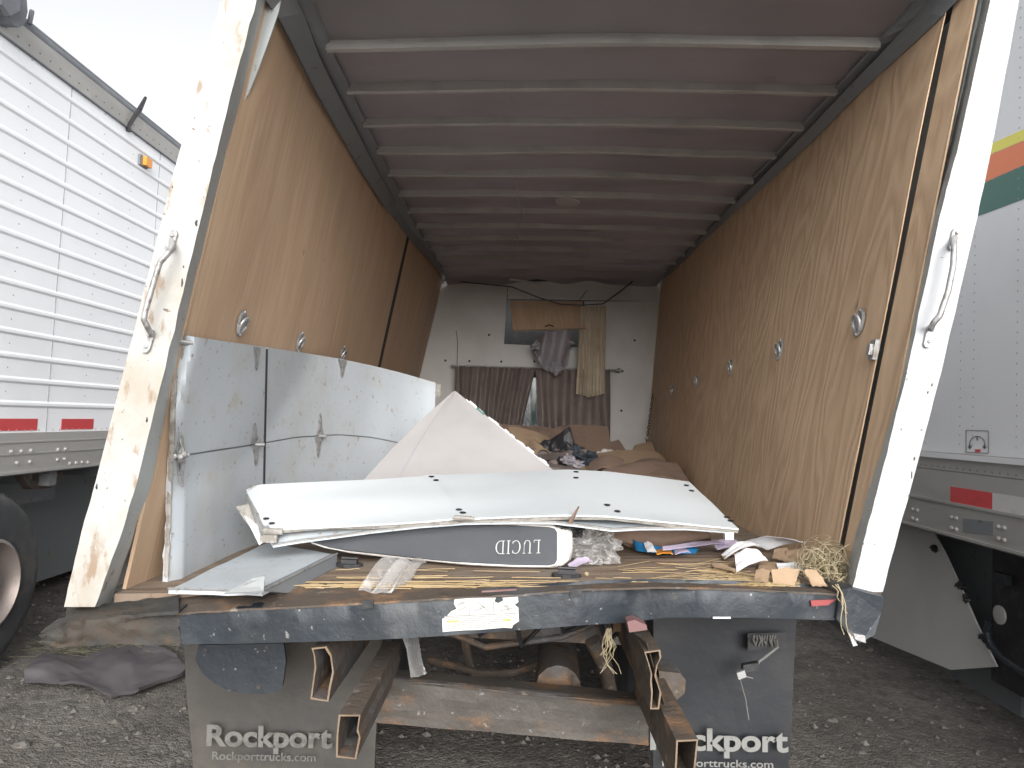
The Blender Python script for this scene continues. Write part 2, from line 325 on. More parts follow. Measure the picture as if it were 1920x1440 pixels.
def thing(name, loc, label, cat, group=None):
    o = bpy.data.objects.new(name, None); o.location = loc; S.collection.objects.link(o); WL[o.name] = V(loc)
    o.empty_display_size = .2
    return tag(o, label, cat, group)
def patch(c00, c10, c11, c01, bulge=None):
    c00, c10, c11, c01 = map(V, (c00, c10, c11, c01))
    def fn(u, v):
        p = (c00*(1-u)+c10*u)*(1-v)+(c01*(1-u)+c11*u)*v
        return p+bulge(u, v) if bulge else p
    return fn
def text(name, body, parent, origin, right, up, size, mat, extrude=.0008, squeeze=1.0, align='LEFT', bold=.0):
    cu = bpy.data.curves.new(name, 'FONT'); cu.body = body; cu.size = size; cu.extrude = extrude; cu.align_x = align; cu.offset = bold
    cu.materials.append(MT[mat]); o = bpy.data.objects.new(name, cu); S.collection.objects.link(o); o.parent = parent
    r = V(right).normalized(); u = (V(up)-r*V(up).dot(r)).normalized(); n = r.cross(u)
    m = Matrix((r*squeeze, u, n)).transposed().to_4x4(); m.translation = V(origin)-WL[parent.name]
    me = bpy.data.meshes.new_from_object(o); bpy.data.objects.remove(o)
    o = bpy.data.objects.new(name, me); S.collection.objects.link(o); o.parent = parent
    if not me.materials: me.materials.append(MT[mat])
    o.matrix_local = m; return o

# ================================================================== GROUND
g = MB()
def gz(x, y): return .035*noise.noise(V((x*.6, y*.6, 0)))+.018*noise.noise(V((x*2.3, y*2.3, 3)))
def gfn(u, v):
    a = (u*2-1); b = (v*2-1); x = math.copysign(abs(a)**3, a)*400; y = math.copysign(abs(b)**3, b)*400+5
    return V((x, y, gz(x, y) if abs(x) < 30 and abs(y) < 30 else 0))
g.grid(gfn, 200, 200); o = g.build('ground', 'ground', smooth=True, origin=(0, 0, 0)); tag(o, 'dark gravel yard ground under the trucks', 'ground', kind='structure')
g = MB(); rnd = random.Random(3)
for i in range(4200):
    x = rnd.uniform(-5.2, 4.2); y = rnd.uniform(1.6, 7.5); r = rnd.choice((.006, .008, .01, .013, .018)) * rnd.uniform(.7, 1.3)
    c = V((x, y, gz(x, y)+r*.2)); a = rnd.uniform(0, 6.28); ca, sa = math.cos(a), math.sin(a)
    q = [V((ca*r*1.3, sa*r*1.3, 0)), V((-sa*r, ca*r, 0)), V((-ca*r*1.2, -sa*r*1.2, 0)), V((sa*r*.9, -ca*r*.9, 0)), V((0, 0, r*.8)), V((0, 0, -r*.5))]
    g.add([c+k for k in q], [(0, 1, 4), (1, 2, 4), (2, 3, 4), (3, 0, 4), (1, 0, 5), (2, 1, 5), (3, 2, 5), (0, 3, 5)])
MT['stone'] = pbr('loose_stone', (.11, .10, .09), .9, layers=[((.17, .155, .14), 4, .5, .6, .7), ((.06, .055, .05), 7, .5, .6, .6)])
tag(g.build('gravel', 'stone', origin=(0, 0, 0)), 'loose grey stones scattered over the yard', 'gravel', kind='stuff')

# ================================================================== BOX TRUCK
YF, YB = 2.27, 7.27
FLB, FRB = P(215, 1113, YF), P(1588, 1093, YF)
BLB, BRB = P(748, 887, YB), P(1208, 892, YB)
topL = [(YF, P(478, -45, YF))]+[(Y, P(x, y, Y)) for x, y, Y in ((523, 19, 2.42), (589, 154, 2.93), (673, 304, 3.83), (720, 378, 4.52), (770, 443, 5.37), (800, 476, 6.0), (822, 501, 6.55), (830, 527, YB))]
topR = [(YF, P(1832, -55, YF))]+[(Y, P(x, y, Y)) for x, y, Y in ((1762, 20, 2.42), (1633, 140, 2.87), (1530, 247, 3.43), (1447, 327, 4.02), (1377, 390, 4.66), (1300, 467, 5.77), (1250, 515, 6.75), (1240, 530, YB))]
def T(side, Y): return interp(topL if side < 0 else topR, Y)
def Bt(side, Y):
    t = (Y-YF)/(YB-YF); return lerp(FLB, BLB, t) if side < 0 else lerp(FRB, BRB, t)
fn_ = (FRB-FLB).cross(BLB-FLB).normalized()
if fn_.z < 0: fn_ = -fn_
def PF(px, py, h=0.0):
    d = ray(px, py); q = FLB+fn_*h; t = (q-CAM).dot(fn_)/d.dot(fn_); return CAM+d*t
def FZ(x, y, h=0.0):   # a point on the truck floor above/below (x, y)
    return V((x, y, FLB.z-(fn_.x*(x-FLB.x)+fn_.y*(y-FLB.y))/fn_.z))+V((0, 0, h))
def wallpt(side, Y, t, off=0.0):
    b, tp = Bt(side, Y), T(side, Y); p = lerp(b, tp, t); return p+V((-side*off, 0, 0))
def onwall(side, px, py):
    lo, hi = 2.2, 7.3
    def g_(Y):
        p = P(px, py, Y); b, tp = Bt(side, Y), T(side, Y); t = (p.z-b.z)/(tp.z-b.z); return (p.x-lerp(b, tp, t).x)*side
    for _ in range(50):
        m = (lo+hi)/2
        if g_(m) < 0: lo = m
        else: hi = m
    return P(px, py, (lo+hi)/2)
truck = thing('box_truck', (0, YF, 0), 'wrecked white box truck with leaning plywood lined cargo box, open at the rear', 'truck')
UPL = (T(-1, 3)-Bt(-1, 3)).normalized(); UPR = (T(1, 3)-Bt(1, 3)).normalized()
# side walls: two plywood sheets each, on a white outer skin
def wall_sheet(side, Y0, Y1, mat, offs=0.0, kink=0.0):
    m = MB()
    def fn(u, v):
        Y = lerp(Y0, Y1, u); p = wallpt(side, Y, v, offs+kink*math.sin(v*3)*.3+.012*noise.noise(V((Y*.9, v*2, side)))); return p
    m.grid(fn, 46, 22, V((side*(.012 if side < 0 else .004), 0, 0))); return m.build('plywood_wall', mat, truck, smooth=True)
a = wall_sheet(-1, YF+.06, 5.25, 'ply_left'); b = wall_sheet(-1, 5.33, YB, 'ply_left', -.012)
c = wall_sheet(1, YF+.118, YB, 'ply_right')
m = MB(); m.grid(lambda u, v: wallpt(-1, lerp(5.245, 5.345, u), v, -.001), 2, 10, V((-.008, 0, 0))); m.build('joint_backing', 'void', truck)
a['label'] = 'reddish veneer plywood lining on the left side'; c['label'] = 'strongly grained fir plywood lining on the right side'
# narrow plywood strip behind the right door track
m = MB(); m.grid(lambda u, v: wallpt(1, lerp(YF-.05, YF+.105, u), v, -.014), 4, 20, V((.006, 0, 0))); m.build('plywood_strip', 'ply_right', truck)
m = MB(); m.grid(lambda u, v: wallpt(1, lerp(YF+.04, YF+.22, u), v, -.055), 2, 20, V((.01, 0, 0))); m.build('door_track', 'flange', truck)
for sd in (-1, 1):
    m = MB(); m.grid(lambda u, v: wallpt(sd, lerp(YF+.02, YB+.05, u), v*1.03-.01, -.085), 24, 6, V((sd*.012, 0, 0)))
    m.build('outer_skin', 'trailer_white', truck, smooth=True)
# floor
m = MB(); m.grid(lambda u, v: lerp(lerp(FLB, BLB, v), lerp(FRB, BRB, v), u)+V((0, 0, .004*noise.noise(V((u*9, v*20, 1)))+(-.07 if False else 0))), 50, 70, V((0, 0, -.05)))
m.build('floor', 'floor_wood', truck, smooth=True)
# roof sheet with sagging waves between the roof bows
def railpt(side, Y):
    keys = [(2.2, P(585, -20, 2.42)), (2.685, P(612, 96, 2.685)), (4.14, P(727, 330, 4.14)), (5.2, P(778, 425, 5.2)), (YB, P(840, 525, YB))] if side < 0 else \
           [(2.2, P(1745, -30, 2.42)), (2.685, P(1648, 92, 2.685)), (4.14, P(1412, 344, 4.14)), (5.2, P(1326, 438, 5.2)), (YB, P(1232, 532, YB))]
    return interp(keys, Y)
RS, R0, NR = .364, 2.685, 13
def rbend(u): return .018*math.sin(math.pi*u)
def ceil_fn(u, v):
    Y = lerp(YF, YB, v); Ls, Rs = railpt(-1, Y), railpt(1, Y); p = lerp(Ls, Rs, u); p.y = Y
    ph = (Y-R0)/RS; k = abs(ph-round(ph))   # 0 at a bow
    z = .036+rbend(u)-.004*math.sin(math.pi*min(1, 2*k))
    wv = .020*noise.noise(V((u*3.2, Y*2.7, 7)))+.006*noise.noise(V((u*9, Y*6, 2)))
    if Y > 3.4: wv *= 1+.55*min(1, (Y-3.4))
    if 0 < (ph-math.floor(ph)) < .35 and Y > 3.2: z += .030*max(0, noise.noise(V((u*3.5, math.floor(ph)*3.1, 0)))*2.2+.25)*min(1, 9*u, 9*(1-u))
    wv *= min(1, 7*u, 7*(1-u))
    if Y > 6.6: z -= (Y-6.6)*.10*(1+noise.noise(V((u*6, Y*3, 1))))
    return p+V((0, 0, z+wv*(1-.7*max(0, 1-6*min(k, 1)))))
m = MB(); m.grid(ceil_fn, 110, 260, V((0, 0, .006)))
for hx, hy in ((1122, 70), (1131, 77)):   # small tears that let daylight in
    hit = min(range(len(m.f)), key=lambda i: (lambda q: (q-P(hx, hy, q.y)).length)(sum((m.v[k] for k in m.f[i]), V((0, 0, 0)))/4)); qc = sum((m.v[k] for k in m.f[hit]), V((0, 0, 0)))/4
    keep = [i for i in range(len(m.f)) if (sum((m.v[k] for k in m.f[i]), V((0, 0, 0)))/len(m.f[i])-qc).length > .0075]
    m.f = [m.f[i] for i in keep]; m.uv = [m.uv[i] for i in keep]; m.mi = [m.mi[i] for i in keep]; roof = m.build('roof', 'ceiling', truck, smooth=True)
for i in range(NR):
    Y = R0+RS*i; m = MB(); jit = .012*noise.noise(V((i*1.7, 0, 0)))
    def rib(u, v, Y=Y, i=i):   # hat section: two flanges, two webs, a flat bottom
        prof = [(-.0142, .055), (-.014, .03), (-.0138, .0), (.0138, .0), (.014, .03), (.0142, .055)]
        a_, b_ = railpt(-1, Y), railpt(1, Y); q = min(5, int(round(v*5))); p = lerp(a_, b_, u); p.y = Y
        sag = rbend(u)+.012*noise.noise(V((u*2.5, i*2.3, 4)))*(1 if i > 2 else .3)
        return p+V((0, prof[q][0]+.006*noise.noise(V((u*3, i, 0))), prof[q][1]+sag))
    m.grid(rib, 30, 5, V((0, 0, .003))); m.build('roof_bow', 'rib', roof, smooth=False)
# ceiling side rails: from plywood top to the ends of the bows
for sd in (-1, 1):
    m = MB()
    def rf(u, v, sd=sd):
        Y = lerp(YF+.02, YB, u); a_ = T(sd, Y)+V((0, 0, -.03)); b_ = railpt(sd, Y)+V((-sd*.012, 0, .022)); a2 = lerp(a_, b_, .25)+V((-sd*.012, 0, .03))
        b2 = lerp(a_, b_, .8)+V((-sd*.008, 0, .004))
        return [a_, a2, b2, b_][min(3, int(round(v*3)))]+V((0, 0, .006*noise.noise(V((Y*3, v, sd)))))
    m.grid(rf, 60, 3, V((sd*.003, 0, .004))); m.build('roof_rail', 'rail_dark', roof)
    m = MB(); m.grid(lambda u, v, sd=sd: (lambda Y: lerp(T(sd, Y)+V((sd*.09, 0, -.06)), railpt(sd, Y)+V((-sd*.05, 0, .11)), v))(lerp(YF+.02, YB+.02, u)), 40, 2, V((0, 0, .01))); m.build('roof_edge_cap', 'rail_dark', roof)
    m = MB()   # a splice strip that ends in a torn corner
    m.grid(lambda u, v, sd=sd: lerp(T(sd, lerp(2.28, 4.55, u)), railpt(sd, lerp(2.28, 4.55, u)), v*.55)+V((-sd*.014, 0, -.045+.035*v)), 20, 2, V((0, 0, .004)))
    m.build('rail_splice', 'rail_dark', roof)
# thin wire and a lamp plate on the ceiling
m = MB()
cpts = [(968, 345, 4.2), (970, 372, 4.5), (981, 400, 4.85), (973, 425, 5.2), (968, 470, 6.0), (966, 503, 6.9)]
m.tube([P(*q) for q in cpts], .0045, 6); m.build('ceiling_wire', 'rib', roof)
m = MB(); m.lathe(P(1064, 380, 4.62), (0, 0.02, 1), [(.075, 0), (.08, .008), (.02, .012)], 20); m.build('ceiling_plate', 'ceiling', roof)
m = MB(); m.prism([P(955, 522, 6.9), P(1016, 530, 6.9), P(1016, 533, 6.9), P(955, 526, 6.9)], (0, .01, 0)); m.build('torn_edge', 'rib', roof)
# rear door posts
def post(rows, mat, side, w0):
    m = MB(); y0, y1 = 2.19, 2.33; vv = []
    for (py, xo, xw, xf) in rows:
        a_, b_, c_ = P(xo, py, y0), P(xw, py, y0), P(xf, py, y1)
        d_ = P(xo, py, y0)+V((0, y1-y0, 0)); vv.append((a_, b_, c_, d_))
    for (p, q) in zip(vv, vv[1:]):
        m.m = 0; m.add([p[0], p[1], q[1], q[0]], [(0, 1, 2, 3)]); m.add([p[0], p[3], q[3], q[0]], [(0, 1, 2, 3)]); m.add([p[3], p[2], q[2], q[3]], [(0, 1, 2, 3)])
        m.m = 1; m.add([p[1], p[2], q[2], q[1]], [(0, 1, 2, 3)])
    m.m = 0; m.add(list(vv[0]), [(0, 1, 2, 3)]); m.add(list(vv[-1]), [(3, 2, 1, 0)])
    return m.build('rear_post', [mat, 'flange'], truck)
def dense(rows, amp, seed):
    out = []
    for i in range(len(rows)-1):
        for k in range(8):
            t = k/8; r = [lerp(rows[i][j], rows[i+1][j], t) for j in range(4)]
            r[2] += amp*noise.noise(V((r[0]*.03, seed, 0))); r[1] += .5*amp*noise.noise(V((r[0]*.025, seed+5, 0))); r[3] += amp*noise.noise(V((r[0]*.02, seed+9, 0)))
            out.append(tuple(r))
    out.append(rows[-1]); return out
pl = post(dense([(-170, 462, 525, 540), (0, 415, 481, 498), (180, 365, 432, 452), (330, 324, 396, 413), (620, 251, 326, 343), (900, 180, 258, 285), (1000, 152, 228, 252), (1138, 120, 178, 205)], 3, 1), 'white_post', -1, 0)
pl['label'] = 'left rear post, white with brown scuffs and rust streaks'
pr = post(dense([(-170, 1945, 1895, 1872), (0, 1911, 1857, 1840), (270, 1861, 1798, 1780), (405, 1833, 1762, 1740), (700, 1764, 1700, 1680), (900, 1712, 1650, 1627), (1000, 1684, 1624, 1602), (1110, 1655, 1596, 1576)], 3, 4), 'white_post_clean', 1, 0)
pr['label'] = 'right rear post, cleaner white paint chipped along its outer edge'
m = MB(); m.hexa([P(470, -150, 2.19), P(1890, -150, 2.19), P(1890, -95, 2.19), P(470, -85, 2.19)]+[P(470, -150, 2.19)+V((0, .14, 0)), P(1890, -150, 2.19)+V((0, .14, 0)), P(1890, -95, 2.19)+V((0, .14, 0)), P(470, -85, 2.19)+V((0, .14, 0))])
m.build('rear_header', 'white_post', truck)
m = MB(); m.prism([P(x, y, 2.36) for x, y in ((498, -60), (540, -60), (522, 22), (506, 70), (484, 130), (466, 175), (452, 200), (470, 110), (488, 40))], (0, .006, 0)); m.build('corner_gusset', 'flange', truck)
# grab handles
def handle(pts, f1, f2, par):
    e = bpy.data.objects.new('grab_handle', None); S.collection.objects.link(e); e.parent = par; WL[e.name] = WL[par.name]
    m = MB(); P3 = [P(*p) for p in pts]; Q = []
    for a_, b_ in zip(P3, P3[1:]): Q += [lerp(a_, b_, k/4) for k in range(4)]
    Q.append(P3[-1]); m.tube(Q, .0085, 10); o = m.build('grab_handle', 'galv', par, smooth=True); bpy.data.objects.remove(e)
    for (x, y) in (f1, f2):
        m = MB(); c_ = P(x, y, 2.186); ax = V((.014, 0, 0)); up = V((.22, 0, 1)).normalized()*.036
        n_ = 14; ring = [c_+ax*math.cos(6.283*k/n_)+up*(1 if math.sin(6.283*k/n_) > 0 else -1)*min(1, abs(math.sin(6.283*k/n_))*.5+.5) for k in range(n_)]
        ring = [c_+V((.013, 0, 0))*sx+up*sz for sx, sz in ((-1, -.7), (-.5, -1), (.5, -1), (1, -.7), (1, .7), (.5, 1), (-.5, 1), (-1, .7))]
        m.prism(ring, (0, -.007, 0))
        for s_ in (-.5, .5): m.lathe(c_+up*s_+V((0, -.006, 0)), (0, -1, 0), [(.006, 0), (.006, .004), (.003, .006)], 8)
        m.build('handle_foot', 'galv', o)
    return o
handle([(322, 450, 2.18), (322, 462, 2.14), (314, 476, 2.12), (300, 492, 2.12), (288, 530, 2.12), (272, 585, 2.12), (270, 600, 2.12), (276, 612, 2.13), (284, 628, 2.18)], (322, 453), (279, 640), pl)
handle([(1790, 445, 2.18), (1789, 462, 2.13), (1787, 500, 2.12), (1778, 545, 2.12), (1762, 592, 2.12), (1750, 606, 2.13), (1746, 616, 2.18)], (1789, 448), (1742, 630), pr)
m = MB(); m.obox(P(1716, 468, 2.40), V((.035, 0, .003)), V((0, .02, 0)), V((0, 0, .006))); m.build('track_bracket', 'galv', truck)
# chips, dents and bolts on the posts
for x, y, w_, h_ in ((368, 418, 5, 11), (181, 912, 3, 10), (275, 787, 3, 9), (341, 530, 3, 14), (344, 500, 2, 4), (323, 350, 2, 3)):
    m = MB(); c_ = P(x, y, 2.188); k_ = 2.19/FPX; m.prism([c_+V((math.cos(t)*w_*k_*.5*(1+.5*math.sin(3*t+h_)), 0, math.sin(t)*h_*k_*.6)) for t in [6.283*i/9 for i in range(9)]], (0, .002, 0)); m.build('paint_chip', 'black', pl)
rr = random.Random(5)
for x, y, w_, h_ in ((1748, 722, 2, 5), (1740, 735, 3, 4), (1690, 805, 2, 4), (1700, 700, 4, 2), (1630, 955, 3, 4), (1620, 1020, 2, 2), (1842, 42, 2, 3), (1728, 806, 3, 2), (1715, 860, 3, 5), (1710, 890, 2, 9), (1705, 930, 2, 6)):
    m = MB(); c_ = P(x, y, 2.188); k_ = 2.19/FPX; m.prism([c_+V((math.cos(t)*w_*k_*rr.uniform(.2, .9), 0, math.sin(t)*h_*k_*rr.uniform(.3, .9))) for t in [6.283*i/9 for i in range(9)]], (0, .002, 0)); m.build('paint_chip', 'steel_rust', pr)
# tie-down rings along the plywood
def tie_ring(side, px, py, hpx):
    c_ = onwall(side, px, py); up = UPL if side < 0 else UPR; ay = V((0, 1, 0)); n_ = V((-side, 0, 0)); n_ = (n_-up*n_.dot(up)).normalized()
    r = .052
    m = MB(); m.add([c_+n_*.003+up*math.cos(t)*r+ay*math.sin(t)*r*.82 for t in [6.283*i/20 for i in range(20)]]+[c_+n_*.009+up*math.cos(t)*r*.8+ay*math.sin(t)*r*.62 for t in [6.283*i/20 for i in range(20)]]+[c_+n_*.002+up*math.cos(t)*r*.55+ay*math.sin(t)*r*.4 for t in [6.283*i/20 for i in range(20)]],
          [(i, (i+1) % 20, 20+(i+1) % 20, 20+i) for i in range(20)]+[(20+i, 20+(i+1) % 20, 40+(i+1) % 20, 40+i) for i in range(20)]+[tuple(40+i for i in range(20))])
    o = m.build('tie_down_ring', 'galv', truck, smooth=True)
    m = MB(); m.tube([c_+n_*(.012+.010*math.cos(t))+up*(math.cos(t)*.030-.006)+ay*math.sin(t)*.026 for t in [6.283*i/18 for i in range(19)]], .0055, 7); m.build('ring', 'galv', o, smooth=True)
    for k in (-1, 1): m = MB(); m.lathe(c_+up*k*r*.86+n_*.006, n_, [(.006, 0), (.005, .004), (.002, .005)], 8); m.build('bolt', 'galv', o)
for q in ((-1, 452, 606, 60), (-1, 561, 641, 35), (-1, 641, 664, 25), (1, 1612, 605, 60), (1, 1463, 656, 45), (1, 1372, 688, 30), (1, 1308, 714, 22), (1, 1262, 732, 16)): tie_ring(*q)
c_ = onwall(1, 1643, 656); m = MB(); m.obox(c_+V((-.008, 0, 0)), V((.008, 0, 0)), V((0, .018, 0)), UPR*.034); m.obox(c_+V((-.02, 0, 0)), V((.008, 0, 0)), V((0, .01, 0)), UPR*.018); m.build('wall_latch', 'galv', truck)
# bulkhead with pass-through
bulk = None
def bpoly(pts, name='bulkhead_panel', Y=YB, th=.015, mat='bulk_white', par=None):
    m = MB(); m.prism([P(x, y, Y) for x, y in pts], (0, th, 0)); return m.build(name, mat, par or truck)
bulk = bpoly([(700, 500), (830, 505), (952, 530), (950, 560), (945, 645), (897, 668), (893, 690), (856, 690), (856, 930), (690, 930)], 'bulkhead')
bpoly([(952, 530), (1262, 520), (1262, 565), (952, 560)], Y=YB+.004, par=bulk)
bpoly([(945, 645), (1097, 652), (1097, 694), (893, 690), (897, 668)], Y=YB+.003, par=bulk)
bpoly([(1096, 565), (1262, 565), (1255, 930), (1138, 930), (1138, 694), (1096, 694)], Y=YB+.002, par=bulk)
m = MB(); m.obox(P(1020, 553, YB-.01), V((.78, 0, -.01)), V((0, .01, 0)), V((0, 0, .006))); m.build('trim_strip', 'bulk_white', bulk)
for x, y in ((835, 676), (880, 677), (940, 678), (1002, 678), (1062, 677), (1167, 696), (1165, 770), (1190, 638), (917, 628)):
    m = MB(); c_ = P(x, y, YB-.001); m.lathe(c_, (0, -1, 0), [(.012, 0), (.012, .003), (.007, .006)], 10); m.build('bolt', 'black', bulk)
# cab and over-cab space behind the bulkhead
m = MB(); X0, X1 = P(700, 700, YB).x-.1, P(1262, 700, YB).x+.1
zt = P(1000, 520, YB).z; zm = P(1000, 672, YB).z; zf = P(1000, 892, YB).z
def shell(m, x0, x1, y0, y1, z0, z1, t=.02):
    m.box((x0, y0, z0-t), (x1, y1, z0)); m.box((x0, y0, z1), (x1, y1, z1+t)); m.box((x0-t, y0, z0-t), (x0, y1, z1+t)); m.box((x1, y0, z0-t), (x1+t, y1, z1+t))
shell(m, X0, X1, YB+.05, YB+1.1, zm+.03, zt+.1); m.box((X0, YB+1.1, zm), (X1, YB+1.12, zt+.1)); m.build('attic_shell', 'black', truck)
m = MB(); shell(m, X0+.1, X1-.1, YB+.06, YB+1.9, zf-.1, zm); m.build('cab_shell', 'black', truck)
m = MB(); zz = P(1000, 850, YB).z; m.box((X0+.1, YB+1.9, zf-.6), (X1-.1, YB+1.93, zz-.12)); m.box((X0+.1, YB+1.9, zm-.08), (X1-.1, YB+1.93, zm)); m.build('dashboard', 'black', truck)
m = MB(); m.box((X0+.1, YB+1.91, zz-.12), (X1-.1, YB+1.915, zm-.08)); m.build('windscreen', 'glass', truck)
# ---- rear sill / bumper
sill = [(75, 1168, 1172, 1208), (150, 1163, 1172, 1212), (230, 1150, 1166, 1210), (337, 1122, 1148, 1208), (450, 1112, 1141, 1207), (560, 1108, 1136, 1204), (700, 1106, 1128, 1200), (822, 1104, 1121, 1193), (980, 1101, 1113, 1181), (1097, 1098, 1103, 1172), (1180, 1097, 1101, 1167), (1247, 1096, 1099, 1158), (1400, 1098, 1103, 1158), (1563, 1104, 1112, 1163), (1600, 1106, 1116, 1164)]
m = MB()
def sf(u, v):
    x = lerp(337, 1600, u); r = interp([(q[0], V(q[1:])) for q in sill], x); b_ = .012*noise.noise(V((x*.012, v*1.5, 4)))
    tb, tf, bf = r.x, r.y, r.z; dent = .05*max(0, 1-abs(x-1200)/120)
    back = PF(x, 1090, 0); fr = 2.14+dent+b_
    k = min(4, int(round(v*4)))
    if k == 0: q = P(x, tb, 2.275); q.z = min(q.z, FZ(q.x, q.y).z+.002); return q
    if k == 1: return P(x, tf, fr+.006)
    if k == 2: return P(x, tf+5, fr)
    if k == 3: return P(x, lerp(tf, bf, .55), fr+.004*noise.noise(V((x*.03, 2, 0))))
    return P(x, bf, fr)
m.grid(sf, 90, 4, lambda u, v: V((0, .10, -.0)) if v > .2 else V((0, 0, -.03)))
bump = m.build('rear_sill', 'steel_dark', truck, smooth=True)
m = MB(); rp = random.Random(2)      # worn wooden/rusty top lip between floor boards and sill
m.grid(lambda u, v: P(lerp(330, 1585, u), lerp(interp([(q[0], q[1]) for q in sill], lerp(330, 1585, u))-5, interp([(q[0], q[2]) for q in sill], lerp(330, 1585, u))+1, v)+1.5*noise.noise(V((u*40, v, 0))), lerp(2.285, 2.136, v)), 120, 4, V((0, 0, -.006)))
m.build('worn_lip', 'steel_rust', bump)
m = MB(); rows = [(75, 1185, 1208, 2.02), (110, 1168, 1214, 2.04), (160, 1163, 1211, 2.08), (215, 1158, 1207, 2.1), (270, 1150, 1210, 2.12), (335, 1146, 1210, 2.14)]
m.grid(lambda u, v: (lambda x: P(x+6*noise.noise(V((v*5, x*.05, 0))), lerp(interp([(q[0], q[1]) for q in rows], x), interp([(q[0], q[2]) for q in rows], x), v)+3*noise.noise(V((x*.05, v*4, 3))), interp([(q[0], q[3]) for q in rows], x)+.012*noise.noise(V((x*.02, v*3, 0)))))(lerp(75, 337, u)), 40, 8, V((0, .05, .01)))
o = m.build('bent_sill_end', 'steel_old', bump, smooth=True); o['label'] = 'crumpled rusty left end of the sill'
m = MB(); m.grid(lambda u, v: P(lerp(125, 335, u), lerp(1140, 1163, v)-u*(24-6*v)+3*noise.noise(V((u*9, v*3, 1))), lerp(2.26, 2.1, v)), 20, 4, V((0, 0, -.01))); m.build('torn_sill_top', 'steel_old', bump)
m = MB(); pts = [(1578, 1105), (1592, 1103), (1658, 1120), (1652, 1150), (1640, 1190), (1612, 1206), (1590, 1188), (1568, 1160), (1572, 1130)]
m.prism([P(x, y, 2.125+.004*(i % 2)) for i, (x, y) in enumerate(pts)], (0, .16, 0)); m.build('sill_corner', 'steel_dark', bump)
m = MB(); m.prism([P(1592, 1186, 2.12), P(1622, 1192, 2.12), P(1624, 1206, 2.12), P(1606, 1200, 2.12)], (0, .02, 0)); m.prism([P(1588, 1180, 2.13), P(1600, 1186, 2.11), P(1608, 1210, 2.1), P(1600, 1212, 2.1)], (0, .008, 0)); m.build('torn_bracket', 'galv', bump)
for x, y in ((689, 1134), (1080, 1112)):
    m = MB(); m.prism([P(x-11, y-7, 2.13), P(x+11, y-8, 2.13), P(x+11, y+6, 2.13), P(x-11, y+8, 2.13)], (0, .005, 0)); m.build('sill_slot', 'black', bump)
m = MB(); m.prism([P(1520, 1126, 2.133), P(1568, 1124, 2.133), P(1552, 1135, 2.133), P(1522, 1137, 2.133)], (0, .004, 0)); m.build('reflector', 'red_dull', bump)
m = MB(); m.prism([P(1337, 1157, 2.13), P(1370, 1157, 2.13), P(1370, 1160, 2.13), P(1337, 1160, 2.13)], (0, .004, 0)); m.build('bright_scrape', 'paper', bump)
m = MB(); m.prism([P(903, 1108, 2.128), P(968, 1104, 2.128), P(968, 1107, 2.128), P(903, 1111, 2.128)], (0, .004, 0)); m.build('red_scrape', 'red_lens', bump)
# torn safety sticker
ol = [(830, 1185), (829, 1161), (838, 1155), (846, 1146), (856, 1142), (851, 1132), (852, 1124), (876, 1122), (905, 1121), (930, 1121), (927, 1128), (934, 1131), (944, 1126), (942, 1121), (971, 1119), (972, 1129), (965, 1134), (972, 1140), (973, 1165), (962, 1172), (960, 1178), (944, 1177), (900, 1181), (870, 1182)]
m = MB(); m.prism([P(x, y, 2.130) for x, y in ol], (0, .003, 0)); st = m.build('safety_sticker', 'sticker', bump); st['label'] = 'torn white instruction sticker with pictograms'
m = MB(); rs_ = random.Random(4)
for r_ in range(7):
    y = 1158+r_*3.4; x = 836+(r_ % 2)
    while x < 958:
        L = rs_.uniform(5, 16); L = min(L, 960-x)
        m.prism([P(x, y-(x-830)*.035, 2.129), P(x+L, y-(x+L-830)*.035, 2.129), P(x+L, y+1.1-(x+L-830)*.035, 2.129), P(x, y+1.1-(x-830)*.035, 2.129)], (0, .0008, 0)); x += L+2.5
for x0, y0, x1, y1 in ((879, 1123, 880, 1154), (925, 1128, 926, 1151), (857, 1134, 872, 1129), (889, 1146, 914, 1137), (896, 1128, 918, 1149), (935, 1146, 962, 1140), (833, 1156, 968, 1150), (945, 1134, 958, 1148), (860, 1145, 874, 1138)):
    d = V((x1-x0, y1-y0, 0)).normalized(); n_ = (-d.y*.7, d.x*.7)
    m.prism([P(x0+n_[0], y0+n_[1], 2.129), P(x1+n_[0], y1+n_[1], 2.129), P(x1-n_[0], y1-n_[1], 2.129), P(x0-n_[0], y0-n_[1], 2.129)], (0, .0008, 0))
for x, y in ((905, 1139), (866, 1132), (950, 1138)):
    m.prism([P(x+5*math.cos(t), y+4*math.sin(t*2+1), 2.1288) for t in [6.283*i/7 for i in range(7)]], (0, .0008, 0))
m.build('sticker_print', 'ink', st)
m = MB()
for x, y, L in ((838, 1164, 22), (944, 1161, 14)): m.prism([P(x, y, 2.1286), P(x+L, y-1, 2.1286), P(x+L, y+2, 2.1286), P(x, y+3, 2.1286)], (0, .0008, 0))
m.build('sticker_heading', 'ink_green', st)
